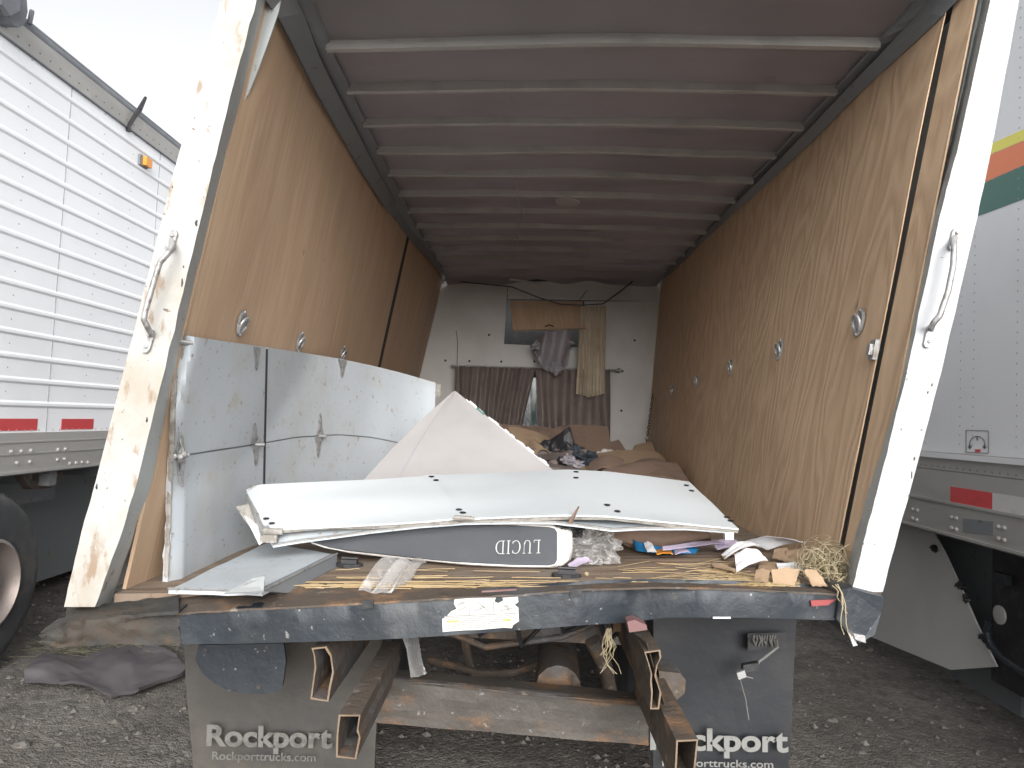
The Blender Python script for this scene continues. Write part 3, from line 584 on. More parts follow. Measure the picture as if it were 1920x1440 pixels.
# ---- hitch tubes under the sill
def htube(quad, Y0, Y1, name='hitch_tube', th=3.2, mat='steel_rust', shift=(0, 0), crush=0, edge=None):
    """quad: the open end in photo pixels (tl, tr, br, bl) at depth Y0; the hollow tube runs back to Y1"""
    N = 6; out = []; n_ = len(quad)
    cx = sum(q[0] for q in quad)/n_; cy = sum(q[1] for q in quad)/n_
    inn = [(x+(th if x < cx else -th), y+(th if y < cy else -th)) for x, y in quad]
    A = [P(x, y, Y0) for x, y in quad]; Bi = [P(x, y, Y0) for x, y in inn]; D = V((shift[0], Y1-Y0, shift[1]))
    m = MB()
    L = lambda base, k: [p+D*k for p in base]
    O = [L(A, k/N) for k in range(N+1)]; I = [L(Bi, k/N) for k in range(N+1)]
    for R_, flip in ((O, 0), (I, 1)):
        vv = [p for r_ in R_ for p in r_]; m.m = 0
        m.add(vv, [(k*n_+i, k*n_+(i+1) % n_, (k+1)*n_+(i+1) % n_, (k+1)*n_+i) for k in range(N) for i in range(n_)])
    m.m = 1 if edge else 0; m.add(A+Bi, [(i, (i+1) % n_, n_+(i+1) % n_, n_+i) for i in range(n_)])
    m.m = 0; m.add(O[-1], [tuple(range(n_))])
    return m.build(name, [mat]+([edge] if edge else []), truck)
MT['rust_edge'] = pbr('orange_rust_edge', (.19, .14, .095), .85, layers=[((.12, .075, .045), 12, .45, .65, .6)])
htube([(584, 1215), (612, 1212), (622, 1228), (626, 1262), (620, 1290), (616, 1316), (582, 1311), (586, 1280), (590, 1250), (588, 1228)], 2.17, 2.9, edge='rust_edge')
htube([(635, 1340), (676, 1340), (672, 1368), (676, 1384), (668, 1424), (630, 1420), (631, 1380)], 1.98, 2.62, edge='rust_edge')
htube([(1208, 1222), (1238, 1218), (1240, 1232), (1233, 1246), (1230, 1265), (1234, 1282), (1240, 1300), (1236, 1330), (1219, 1330), (1221, 1300), (1219, 1280), (1220, 1262), (1214, 1240)], 2.12, 2.9, th=3, edge='rust_edge')
htube([(1268, 1388), (1309, 1386), (1304, 1440), (1302, 1470), (1262, 1474), (1266, 1430)], 1.95, 2.60, edge='rust_edge')
# side face of crushed right tube
m = MB(); m.grid(lambda u, v: P(lerp(1174, 1212, u)+(v*34 if u > .5 else v*20)*1.0, lerp(1178, 1205, u)+v*118, lerp(2.42, 2.13, u)+.02*noise.noise(V((u*3, v*5, 0)))), 8, 14, V((.004, .01, 0))); m.build('crushed_plate', 'steel_rust', truck, smooth=True)
m = MB(); m.prism([P(1235, 1258, 2.4), P(1275, 1262, 2.4), P(1286, 1275, 2.4), P(1284, 1300, 2.4), (P(1262, 1318, 2.4)), P(1240, 1300, 2.4)], (0, .12, 0)); m.build('bracket', 'steel_rust', truck)
m = MB(); 
def cb(u, v):
    ks = [(0, 1), (0.0, 0), (.06, 0), (1, 0)]
    return P(lerp(688, 1216, u), lerp(1270, 1322, u)+v*lerp(84, 76, u)+2*noise.noise(V((u*6, v*2, 0))), 2.52+.004*noise.noise(V((u*5, v*3, 4))))
m.grid(cb, 40, 6, V((0, .11, 0))); cbm = m.build('crossbeam', 'steel_beam', truck)
m = MB(); m.grid(lambda u, v: P(lerp(688, 1216, u), lerp(1267, 1319, u)+v*7, lerp(2.53, 2.512, v)), 30, 2, V((0, .02, 0))); m.build('beam_lip', 'steel_rust', cbm)
m = MB(); m.prism([P(1176, 1166, 2.08), P(1190, 1162, 2.08), P(1212, 1172, 2.08), P(1214, 1181, 2.08), P(1180, 1186, 2.08)], (0, .05, 0)); m.build('broken_lamp', 'red_lens', truck)
# chassis behind: rails, axle, springs, pipes, cross ribs under the floor
for x0 in (-.47, .38):
    m = MB(); z1 = FZ(x0, 3).z-.08; m.box((x0, 2.75, z1-.2), (x0+.07, 7.6, z1)); m.build('chassis_rail', 'steel_rust', truck)
for k in range(12):
    Y = 2.5+k*.42; z1 = FZ(0, Y).z-.055; m = MB(); m.obox(V((.04, Y, z1-.035)), V((1.2, 0, fn_.x*-1.2/fn_.z)), V((0, .02, 0)), V((0, 0, .03))); m.build('floor_joist', 'steel_rust', truck)
m = MB(); m.tube([(-.95, 4.0, .52), (-.2, 4.0, .55), (0, 4.0, .55), (.2, 4.0, .55), (1.0, 4.0, .52)], .065, 12); axle = m.build('axle', 'steel_rust', truck, smooth=True)
m = MB(); m.blob((-.02, 3.95, .6), (.19, .17, .21), .06, 1.5, seed=4); m.build('differential', 'steel_rust', axle, smooth=True)
m = MB(); m.tube([P(800, 1235, 3.2), P(850, 1248, 3.2), P(900, 1262, 3.2), P(960, 1262, 3.2), P(1010, 1245, 3.2), P(1080, 1240, 3.2)], .016, 8); m.build('sway_bar', 'steel_rust', truck, smooth=True)
for x0 in (-.43, .42):
    m = MB()
    for k in range(4): m.grid(lambda u, v, k=k: V((x0+v*.07, lerp(3.3+k*.12, 4.7-k*.12, u), .62-k*.014-.12*(1-(2*u-1)**2)+.15)), 10, 1, V((0, 0, .01)))
    m.build('leaf_spring', 'steel_rust', truck)
m = MB(); m.tube([P(1110, 1200, 2.9), P(1135, 1250, 2.95), P(1150, 1330, 3.1)], .03, 10); m.build('brake_pipe', 'steel_rust', truck, smooth=True); m = MB(); m.tube([P(870, 1195, 3.3), P(880, 1240, 3.3), P(905, 1300, 3.4)], .02, 8); m.build('brake_pipe', 'steel_rust', truck, smooth=True)
m = MB(); m.obox(V((.0, 4.6, .75)), V((.42, 0, 0)), V((0, .02, 0)), V((0, 0, .25))); m.build('spare_tank', 'black', truck)
m = MB(); m.tube([V((.62*0+.18, 2.7, .62)), V((.2, 3.1, .6)), V((.22, 3.7, .66))], .085, 14); m.build('muffler', 'steel_rust', truck, smooth=True)
m = MB(); m.tube([V((.0, 3.9, .6)), V((.02, 7, .72))], .045, 12); m.build('drive_shaft', 'steel_rust', truck, smooth=True)
for yy, zz_ in ((2.95, .78), (3.3, .84), (4.9, .7)):
    m = MB(); m.obox(V((-.02, yy, zz_)), V((.46, 0, 0)), V((0, .03, 0)), V((0, 0, .055))); m.tube([V((-.3, yy-.04, zz_-.02)), V((-.1, yy-.06, zz_-.08)), V((.2, yy-.05, zz_-.03)), V((.35, yy-.02, zz_+.03))], .012, 7); m.build('frame_crossmember', 'steel_rust', truck)
for k in range(5):
    m = MB(); x0 = -.33+.16*k; m.tube([V((x0, 2.75, .93)), V((x0+.05, 2.8, .80-.03*(k % 3))), V((x0+.14, 2.85, .82)), V((x0+.2, 2.9, .95))], .010, 6); m.build('air_hose', 'black', truck, smooth=True)
for sd in (-1, 1):   # dual rear wheels
    for dx in (.66, .95):
        m = MB(); m.lathe((sd*dx-.12*(1 if sd > 0 else 1), 4.0, .48), (1, 0, 0), [(.28, 0), (.42, .0), (.47, .03), (.48, .12), (.47, .2), (.42, .23), (.28, .23)], 36); wo = m.build('wheel', 'tyre', truck, smooth=True)
        m = MB(); m.lathe((sd*dx-.12+.04, 4.0, .48), (1, 0, 0), [(.27, 0), (.29, .02), (.29, .14), (.27, .16)], 24); m.build('rim', 'alu', wo)
# mudflaps
def flap(pts, Y, mat, th=.012):
    m = MB(); n_ = 16
    tl, tr, br, bl = pts
    m.grid(patch(P(*tl, Y), P(*tr, Y), P(*br, Y+.02), P(*bl, Y+.02), lambda u, v: V((0, .02*noise.noise(V((u*2, v*2, Y*9))), 0))), n_, n_, V((0, th, 0)))
    return m.build('mudflap', mat, truck, smooth=True)
fl = flap(((345, 1205), (716, 1195), (700, 1475), (364, 1470)), 2.80, 'rubber_dirty'); fl['label'] = 'dusty left mudflap with faded Rockport lettering'
fr = flap(((1225, 1150), (1494, 1155), (1476, 1475), (1225, 1475)), 2.80, 'rubber'); fr['label'] = 'black right mudflap with white Rockport lettering'
def tx(nm, body, par, x0, yb, x1, Y, size_px, bold=0, font=None):
    """text whose baseline starts at (x0,yb) and which is x1-x0 photo pixels long"""
    o = text(nm, body, par, P(x0, yb, Y), P(x1, yb+.02*(x1-x0), Y)-P(x0, yb, Y), V((0, 0, 1)), size_px/FPX*Y, 'letter_faded' if par is fl else 'letter', bold=bold)
    bpy.context.view_layer.update(); wd = o.dimensions.x; want = (P(x1, yb, Y)-P(x0, yb, Y)).length
    if wd > 0:
        mm = o.matrix_local.copy(); sc = want/wd
        o.matrix_local = mm @ Matrix.Diagonal((sc, 1, 1, 1))
    return o
tx('lettering', 'Rockport', fl, 384, 1397, 620, 2.765, 52, .0035)
tx('lettering', 'Rockporttrucks.com', fl, 396, 1424, 590, 2.765, 21, .0003)
tx('lettering', 'Rockport', fr, 1216, 1404, 1475, 2.765, 54, .0035)
tx('lettering', 'Rockporttrucks.com', fr, 1240, 1436, 1448, 2.765, 19, .0003)
# blue-grey fender plate under the left of the sill
m = MB(); m.prism([P(*q, 2.45) for q in ((372, 1210), (532, 1206), (536, 1240), (530, 1285), (520, 1298), (495, 1302), (430, 1296), (400, 1280), (378, 1262), (366, 1236))], (0, .012, 0)); m.build('fender_plate', 'steel_dark', truck)
for x, y in ((385, 1219), (500, 1214), (484, 1289)): m = MB(); m.prism([P(x-3, y-3, 2.447), P(x+3, y-3, 2.447), P(x+3, y+3, 2.447), P(x-3, y+3, 2.447)], (0, .003, 0)); m.build('plate_hole', 'steel_beam', truck)
# lamp housing with loose wires at the right
m = MB(); m.hexa([P(x, y, 2.74) for x, y in ((1402, 1188), (1474, 1186), (1474, 1216), (1402, 1220))]+[P(x, y, 2.775) for x, y in ((1402, 1188), (1474, 1186), (1474, 1216), (1402, 1220))]); lamp = m.build('lamp_housing', 'black', truck)
m = MB(); rr = random.Random(8)
for k in range(9):
    x = 1414+k*5; m.tube([P(x, 1192, 2.73), P(x+rr.uniform(-3, 3), 1200, 2.71), P(x+rr.uniform(-3, 3), 1208+rr.uniform(0, 5), 2.73)], .0035, 6)
m.tube([P(1456, 1200, 2.73), P(1458, 1214, 2.69), P(1440, 1228, 2.68), (P(1424, 1240, 2.68)), P(1417, 1252, 2.68)], .0042, 6)
m.tube([P(1412, 1272, 2.68), P(1390, 1266, 2.68), P(1388, 1275, 2.7), P(1398, 1310, 2.74), P(1404, 1350, 2.75)], .002, 5)
m.build('wire', 'letter', lamp, smooth=True)
m = MB(); m.obox(P(1406, 1250, 2.68), V((.028, 0, .006)), V((0, .012, 0)), V((0, 0, .014))); m.build('connector', 'black', lamp)
m = MB(); m.obox(P(1389, 1264, 2.67), V((.014, 0, .006)), V((0, .01, 0)), V((-.004, 0, .012))); m.build('plug', 'galv', lamp)

# ================================================================== DOOR SECTION leaning on the left wall
DS = [(337, 627, 856, 1092, 2.43), (400, 637, 846, 1062, 2.7), (480, 648, 834, 1027, 3.1), (560, 660, 820, 992, 3.5), (640, 673, 815, 968, 3.9), (700, 686, 820, 955, 4.18), (760, 701, 832, 950, 4.4), (818, 718, 842, 945, 4.55)]
def dsp(x, k):      # k: 0 top .. 1 fold line .. 2 bottom
    r = interp([(q[0], V((q[1], q[2], q[3]))) for q in DS], x); Y = interp([(q[0], q[4]) for q in DS], x)
    dx = -6*k if x < 345 else 0
    if k <= 1: py = lerp(r.x, r.y, k)
    else: py = lerp(r.y, r.z, k-1)
    X_ = x+dx-(4*(k) if k > 0 else 0); cap = onwall(-1, X_, py).y-.05*Y/2.4
    return P(X_, py, max(2.34, min(cap, Y+.012*noise.noise(V((x*.012, k*1.5, 3)))+.02*k*(1-k/2))))
dsA = thing('door_section', dsp(480, 2), 'tall white hinged door sections standing against the left plywood, curving into the box', 'door panel')
for (xa, xb, ka, kb, mt) in ((337, 498.6, 0, .992, 0), (502, 818, 0, .992, 0), (334, 498.6, 1.008, 2, 0), (502, 812, 1.008, 2, 0)):
    m = MB()
    def pf(u, v, xa=xa, xb=xb, ka=ka, kb=kb):
        x = lerp(xa, xb, u); x += (5*noise.noise(V((v*7, ka*3, 0)))+3*noise.noise(V((v*19, ka*3, 0)))) if (u == 0 and xa < 340) else 0
        k = lerp(ka, kb, v); p = dsp(x, k)
        if xb > 800 and u > .92: p += V((.0, -.03*(u-.92)/.08, .01*math.sin(v*20)))
        return p
    m.grid(pf, 24, 14, V((-.02, .006, 0))); m.build('panel', 'door_white', dsA, smooth=True)
# dark backing strip along the fold
m = MB(); m.grid(lambda u, v: dsp(lerp(336, 815, u), .97+.06*v)+V((-.005, .002, 0)), 24, 2, V((-.006, 0, 0))); m.build('fold_strip', 'rail_dark', dsA)
m = MB(); m.grid(lambda u, v: dsp(499+2.4*u, .02+1.93*v)+V((.004, -.003, 0)), 1, 24, V((-.006, 0, 0))); m.build('seam_strip', 'void', dsA)
def leaf(x, k0, k1, w_, par, off=.006):
    """pointed hinge leaf; widest at k0, tapering to k1, on the panel's face"""
    m = MB(); pts = []
    for t in (0, .15, .45, .8, 1.0):
        ww = w_*(1, .85, .45, .3, .12)[(0, .15, .45, .8, 1.0).index(t)]; pts.append((dsp(x-ww, lerp(k0, k1, t)), dsp(x+ww, lerp(k0, k1, t))))
    ring = [p[0] for p in pts]+[p[1] for p in reversed(pts)]; ring = [p+V((off*1.2, -off, 0)) for p in ring]
    m.prism(ring, (-.004, .003, 0)); m.prism([lerp(q, sum(ring, V((0, 0, 0)))/len(ring), .45)+V((.004, -.003, 0)) for q in ring], (-.003, .002, 0))
    return m.build('hinge', 'galv', par)
leaf(481, .02, .25, 6, dsA); leaf(641, .01, .24, 8, dsA); leaf(341, .03, .2, 5, dsA)
leaf(480, .98, .78, 7, dsA); leaf(483, 1.0, 1.2, 8, dsA); leaf(602, .99, .72, 7, dsA); leaf(600, 1.0, 1.24, 7, dsA); leaf(344, .98, .8, 5, dsA); leaf(346, 1.0, 1.25, 5, dsA)
for x, k in ((342, .99), (482, 1.0), (601, 1.0), (340, .06)):
    m = MB(); c_ = dsp(x+2, k)+V((.012, -.012, 0)); m.tube([c_+V((-.012, -.005, 0)), c_+V((.02, .02, 0))], .009, 10); m.tube([c_+V((.0, .0, .012)), c_+V((.008, -.006, .03))], .004, 6); m.build('roller_bracket', 'galv', dsA, smooth=True)
m = MB(); c_ = dsp(344, .93)+V((.012, -.016, 0)); m.tube([c_+V((-.008, 0, .05)), c_+V((-.014, 0, -.01)), c_+V((.016, 0, -.02)), c_+V((-.008, 0, .05))], .003, 6)
for q in ((.018, -.02), (-.014, -.028), (.006, -.03)): m.lathe(c_+V((q[0], 0, q[1])), (0, -1, 0), [(.009, 0), (.009, .008), (.004, .012)], 10)
m.build('roller_bracket', 'galv', dsA)
m = MB(); m.grid(lambda u, v: dsp(814+7*math.sin(u*3.1), .02+v*.2)+V((.02*math.sin(u*5), -.03*u, .0)), 8, 6, V((.003, .003, 0))); m.build('peeled_edge', 'door_edge', dsA, smooth=True)
m = MB(); m.grid(lambda u, v: dsp(334+2.5*u+2*noise.noise(V((v*21, 5, 0))), .05+1.9*v)+V((.004-.02*u, -.006, 0)), 2, 40, V((0, .004, 0))); m.build('frayed_edge', 'door_edge', dsA)

# ================================================================== grey liner panel leaning like a tent
lin = thing('liner_panel', PF(860, 900), 'pinkish grey triangular panel poking up behind the flat white door section', 'panel')
apex, rt, lf = (851, 733), (1052, 893), (672, 912)
m = MB()
def lf_(u, v):
    # v 0 apex..1 base, u left..right
    xl = lerp(apex[0], lf[0], v)-14*math.sin(math.pi*v)*.55; xr = lerp(apex[0]+3, rt[0], v); yl = lerp(apex[1], lf[1], v); yr = lerp(apex[1], rt[1], v)
    return P(lerp(xl, xr, u), lerp(yl, yr, u), lerp(4.05, 3.5, v)+.03*math.sin(math.pi*u)*v*-1+.012*noise.noise(V((u*3, v*3, 0))))
m.grid(lf_, 22, 26, V((0, .012, 0))); m.build('liner_sheet', 'panel_grey', lin, smooth=True)
m = MB(); m.grid(lambda u, v: lf_(.18+.012*u, .12+v*.88)+V((0, -.003, 0)), 1, 24, V((0, .002, 0))); m.build('crease_line', 'cloth_lilac', lin)
m = MB(); rr = random.Random(1)
for k in range(26):
    v = .10+k*.03; p = lf_(1, v); q = lf_(1, v+.03)
    if k in (5, 6):
        if k == 5: m.build('ripped_edge', 'paper', lin); m = MB()
        continue
    s_ = rr.uniform(.002, .010); m.add([p+V((0, -.004, -.002)), q+V((0, -.004, -.002)), q+V((s_, -.006, s_*.6)), p+V((s_*.7, -.006, s_))], [(0, 1, 2, 3)])
m.build('ripped_edge', 'paper', lin)
m = MB(); p, q = lf_(1, .2), lf_(1, .27); m.add([p+V((-.004, -.006, -.01)), q+V((-.006, -.006, -.01)), q+V((.008, -.006, .004)), p+V((.004, -.006, .006))], [(0, 1, 2, 3)])
MT['teal'] = pbr('teal_foam', (.07, .16, .15), .7); m.build('green_scrap', 'teal', lin)

# ================================================================== flat door section on top of the mattress
FT = [(478, 913), (497, 908), (600, 903), (700, 899), (790, 893), (812, 889), (830, 890), (950, 886), (1060, 880), (1140, 884), (1215, 893), (1292, 903)]
NB = [(500, 991), (500, 992), (600, 988), (700, 983), (800, 977), (860, 971), (880, 972), (960, 968), (1060, 965), (1140, 967), (1250, 978), (1385, 991)]
def frow(L, u):
    return interp([(i/(len(L)-1), V((*q, 0))) for i, q in enumerate(L)], u)
def nby(x): return interp([(500, 2.62), (600, 2.62), (700, 2.60), (800, 2.56), (960, 2.50), (1140, 2.50), (1385, 2.60)], x)
def bdep(x): return interp([(500, .26), (1000, .60)], x)
def topface(u, v, dy=0.0, dz=0.0):
    a_, b_ = frow(FT, u), frow(NB, u)
    if u < .01: a_ = V((462, 924, 0)); b_ = V((497, 991, 0))
    Yn = nby(b_.x); A_, B_ = P(a_.x, a_.y, Yn+bdep(b_.x)), P(b_.x, b_.y, Yn); p = lerp(A_, B_, v)
    return p+V((0, dy, dz+.006*noise.noise(V((u*5, v*3, 1)))*(0 if v in (0, 1) else 1)))
ds = thing('door_section', topface(.5, 1, 0, -.1), 'bright white door section lying bent across the top of the charcoal mattress', 'door panel')
m = MB(); m.grid(topface, 60, 10, V((0, 0, -.006))); m.build('panel', 'door_white_bright', ds, smooth=True)
m = MB(); m.grid(lambda u, v: topface(u, 1)+V((0, .004+.003*v, -.007-.010*v*(1+noise.noise(V((u*8, 0, 0)))))), 60, 2, V((0, .03, 0))); m.build('panel_core', 'door_edge', ds)
m = MB(); m.grid(lambda u, v: lerp(P(461, 925, nby(500)+.26), P(498, 992, nby(500)), v)+V((-.002+.02*u, -.002, .003+.0*u)), 2, 8, V((0, 0, -.035))); m.build('edge_channel', 'galv', ds)
for x, y in ((808, 894), (816, 903), (1074, 886), (1087, 896), (1288, 908), (1299, 918), (500, 974), (505, 984), (860, 955), (868, 963), (1140, 949), (1151, 959), (1361, 970), (1372, 979)):
    # solve the depth on the panel
    best = min(((topface(u/60, v/30)) for u in range(61) for v in range(31)), key=lambda p: (p-P(x, y, p.y)).length)
    m = MB(); n_ = V((0, -.2, 1)).normalized(); m.lathe(best+V((0, 0, .0025)), n_, [(.0115, 0), (.0115, .001)], 14); m.build('screw_hole', 'black', ds)
m = MB(); m.grid(lambda u, v: P(lerp(462, 500, u)+2*v, lerp(918, 908, u)+6*v*(1-u)-3*math.sin(u*3), nby(500)+.26), 6, 2, V((0, .004, 0))); m.build('bent_tab', 'galv', ds)
m = MB(); c_ = P(868, 972, nby(868)-.01); m.tube([c_+V((-.035, 0, -.002)), c_+V((.04, 0, 0))], .007, 8); m.obox(c_+V((0, 0, .004)), V((.03, 0, 0)), V((0, .012, 0)), V((0, 0, .004))); m.build('hinge', 'door_edge', ds, smooth=True)
# roller hardware at the near left corner
m = MB(); c_ = P(505, 1002, nby(500)); m.tube([c_+V((-.02, 0, .01)), c_+V((.05, 0, .012))], .012, 10); m.tube([c_+V((-.03, .0, -.012)), c_+V((.03, .0, -.01))], .010, 10); m.obox(c_+V((.0, 0, -.02)), V((.03, 0, 0)), V((0, .01, 0)), V((0, 0, .008))); m.build('roller_bracket', 'door_edge', ds, smooth=True)
# second sheet of the stack, under the first
L2 = [(512, 1020), (560, 1012), (620, 1004), (700, 993), (790, 983), (870, 977), (960, 975), (1040, 976), (1090, 982), (1150, 990), (1200, 987), (1290, 987), (1372, 993)]
U2 = [(506, 994), (560, 991), (620, 988), (700, 984), (790, 978), (870, 974), (960, 970), (1040, 967), (1090, 968), (1150, 970), (1200, 976), (1290, 984), (1376, 991)]
d2 = thing('door_section', P(900, 980, 2.8), 'lower white door section sandwiched between the bright one above and the charcoal mattress', 'door panel')
def f2(u, v): 
    b_ = frow(L2, u); a_ = frow(U2, u); return P(lerp(a_.x, b_.x, v), lerp(a_.y, b_.y, v), nby(b_.x)+lerp(.14, .008, v))
m = MB(); m.grid(f2, 48, 3, V((0, .008, -.001))); m.build('panel', 'door_white', d2, smooth=True)
m = MB(); m.grid(lambda u, v: lerp(f2(u, 1), topface(u, 0, 0, -.05), v)+V((0, .003, -.002)), 48, 6, V((0, 0, -.012))); m.build('panel', 'door_white', d2, smooth=True)
m = MB(); m.grid(lambda u, v: f2(u, 1)+V((0, -.003, -.002-.004*v)), 48, 1, V((0, .02, 0))); m.build('panel_core', 'door_edge', d2)
m = MB(); m.prism([P(*q) for q in ((442, 950, 2.8), (466, 945, 2.8), (482, 990, 2.7), (478, 1000, 2.7), (458, 975, 2.75))], (0.0, .04, .0)); m.build('torn_flap', 'door_edge', d2)
m = MB(); m.prism([P(*q) for q in ((458, 968, 2.75), (482, 988, 2.68), (492, 1018, 2.64), (486, 1022, 2.64), (470, 990, 2.70))], (0.0, .03, .0)); m.prism([P(*q) for q in ((1358, 995, 2.72), (1376, 995, 2.72), (1376, 1012, 2.72), (1360, 1012, 2.72))], (0.0, .03, .0)); m.build('torn_edge', 'paper', d2)

# ================================================================== mattress
mo = [(578, 1006), (620, 1000), (700, 990), (800, 985), (880, 982), (960, 983), (1030, 987), (1041, 990), (1046, 998), (1046, 1050), (1041, 1059), (1028, 1062), (960, 1061), (880, 1057), (800, 1049), (720, 1041), (650, 1033), (610, 1026), (585, 1018)]
mt = thing('foam_mattress', PF(850, 1062), 'charcoal sided mattress lying under the white door sections, lettering upside down', 'mattress')
YM = PF(1000, 1067).y
def ymx(x): return interp([(574, 2.70), (650, 2.70), (800, 2.63), (900, 2.575), (1000, YM), (1075, YM-.01)], x)
m = MB(); m.prism([P(x, y, ymx(x)-.006) for x, y in mo], (0, .02, 0)); mf = m.build('side_panel', 'mat_grey', mt)
mw = [(574, 1006), (620, 997), (700, 987), (800, 982), (880, 979), (960, 980), (1040, 985), (1066, 990), (1074, 1000), (1075, 1030), (1071, 1052), (1060, 1062), (1040, 1067), (960, 1066), (880, 1062), (800, 1054), (720, 1046), (650, 1038), (600, 1027), (580, 1018)]
m = MB(); n_ = len(mw); prof = []
cxm, cym = 850, 1024
for k, (sh, Yk) in enumerate(((.93, YM+.006), (.98, YM+.010), (1, YM+.024), (1, YM+.3), (1, YM+.42), (.9, YM+.48))):
    prof.append([P(cxm+(x-cxm)*sh if x < 1050 else x-(1-sh)*250, cym+(y-cym)*sh, ymx(x))+V((.0, Yk-YM, 0)) for x, y in mw])
m.add([p for R_ in prof for p in R_], [(k*n_+i, k*n_+(i+1) % n_, (k+1)*n_+(i+1) % n_, (k+1)*n_+i) for k in range(5) for i in range(n_)]+[tuple(range(n_)), tuple(5*n_+i for i in range(n_))])
m.build('cover', 'mat_white', mt, smooth=True)
m = MB(); pp_ = [P(x, y, ymx(x)-.006) for x, y in mo]; pp_.append(pp_[0]); m.tube(pp_, .0028, 6); m.build('piping', 'mat_white', mt, smooth=True)
def arc(cx, cy, rx, ry, a0, a1, w0, w1, n=16):
    """crescent stroke: thick in the middle, thin at its ends"""
    o_, i_ = [], []
    for k in range(n+1):
        t = lerp(a0, a1, k/n); w_ = w0+(w1-w0)*abs(math.cos(t)); o_.append((cx+rx*math.cos(t), cy+ry*math.sin(t))); i_.append((cx+(rx-w_)*math.cos(t), cy+(ry-w0)*math.sin(t)))
    return [[o_[k], o_[k+1], i_[k+1], i_[k]] for k in range(n)]
def rect(x0, y0, x1, y1): return [[(x0, y0), (x1, y0), (x1, y1), (x0, y1)]]
GL = {'L': (.62, rect(.12, 0, .21, 1)+rect(0, 0, .58, .045)+rect(0, .955, .33, 1)+rect(.54, 0, .58, .2)),
      'U': (.80, rect(.10, .3, .19, 1)+rect(.62, .3, .66, 1)+rect(0, .955, .29, 1)+rect(.52, .955, .76, 1)+arc(.38, .31, .28, .31, math.pi, 2*math.pi, .045, .085)),
      'C': (.78, arc(.42, .5, .40, .5, .22*math.pi, 1.78*math.pi, .045, .10, 26)+rect(.66, .74, .71, .95)+rect(.66, .05, .71, .26)),
      'I': (.34, rect(.10, 0, .20, 1)+rect(0, 0, .30, .045)+rect(0, .955, .30, 1)),
      'D': (.82, rect(.10, 0, .19, 1)+rect(0, 0, .36, .045)+rect(0, .955, .36, 1)+arc(.34, .5, .44, .5, -.5*math.pi, .5*math.pi, .045, .10, 20))}
wid = sum(GL[c][0] for c in 'LUCID')+.13*4; o0, o1 = P(1014, 1012, ymx(1014)-.0075), P(929, 1014, ymx(929)-.0085); rx_ = (o1-o0)/wid; uy_ = V((0, 0, -(P(0, 1012, YM).z-P(0, 1037, YM).z)))
pen = 0.0
for chh in 'LUCID':
    m = MB()
    for poly in GL[chh][1]: m.prism([o0+rx_*(pen+x)+uy_*y for x, y in poly], (0, -.0008, 0))
    m.build('lettering', 'letter_bright', mt); pen += GL[chh][0]+.13

# ================================================================== panel lying on the floor at the left
fp = thing('floor_panel', PF(480, 1090), 'low white panel with dark metal edge lying on the truck floor at the left', 'door panel')
q = [PF(316, 1106, .015), PF(492, 1110, .035), PF(632, 1040, .035), PF(500, 1018, .015)]
m = MB(); m.grid(patch(*q, lambda u, v: V((0, 0, .004*noise.noise(V((u*4, v*4, 2)))))), 14, 14, V((0, 0, -.012))); m.build('panel', 'door_white', fp, smooth=True)
m = MB(); m.hexa([q[1]+V((0, 0, .003)), q[2]+V((0, 0, .003)), PF(632, 1062, 0), PF(540, 1112, 0), q[1]+V((-.02, 0, .003)), q[2]+V((-.02, 0, .003)), PF(600, 1062, 0), PF(500, 1112, 0)]); m.build('metal_edge', 'rail_dark', fp)
m = MB(); m.tube([q[1]+V((.0, 0, .004)), q[2]+V((0, 0, .004))], .004, 6); m.tube([q[0]+V((.0, 0, .004)), q[1]+V((0, 0, .004))], .004, 6); m.build('edge_bead', 'galv', fp)
m = MB(); m.prism([PF(420, 1112, .05), PF(494, 1108, .05), PF(497, 1080, .075), PF(470, 1085, .065), PF(440, 1103, .055)], (0, .004, -.004)); m.build('cracked_plate', 'flange', fp)

# ================================================================== loose things near the sill
def plate_latch(x, y, label, s=1.0):
    o = thing('latch_block', PF(x, y), label, 'latch', 'black latch blocks on the truck floor'); c_ = PF(x, y)
    m = MB(); m.prism([c_+V((math.cos(t)*.045*s*(1.1 if abs(math.cos(t)) > .8 else 1), math.sin(t)*.03*s, 0)) for t in [6.283*i/10 for i in range(10)]], (0, 0, .012)); m.build('base', 'black', o)
    m = MB(); m.obox(c_+V((0, 0, .018)), V((.028*s, 0, 0)), V((0, .014, 0)), V((0, 0, .008))); m.tube([c_+V((-.03*s, 0, .03)), c_+V((.03*s, 0, .03))], .005, 7); m.build('clip', 'black', o)
plate_latch(655, 1062, 'black latch block under the left end of the mattress'); plate_latch(1062, 1082, 'black latch block in front of the white end of the mattress')
# straw lying in the floor grooves
m = MB(); rr = random.Random(11)
def strand(m, a_, b_, r, n_=4, wob=.0025):
    pts = [lerp(a_, b_, k/4)+V((0, 0, wob*noise.noise(V((a_.x*9+k, b_.y*7, 0))) if 0 < k < 4 else 0))+V((0, wob*noise.noise(V((k*1.3, a_.x*5, 2))), 0)) for k in range(5)]
    m.tube(pts, r, n_, cap=False)
for i in range(190):
    x = rr.uniform(540, 1430); row = rr.choice((1070, 1083, 1091, 1096, 1099, 1101)); 
    if x < 620 and row < 1090: continue
    if x > 800 and row < 1090 and rr.random() < .8: continue
    y = row-(x-560)*(.0045 if row > 1085 else 0)+rr.uniform(-2, 2); L = rr.uniform(30, 150)
    a_ = PF(x, y, rr.uniform(.003, .012)); b_ = PF(min(x+L, 1500), y+rr.uniform(-3, 2.5), rr.uniform(.003, .012)); strand(m, a_, b_, rr.uniform(.0008, .0018))
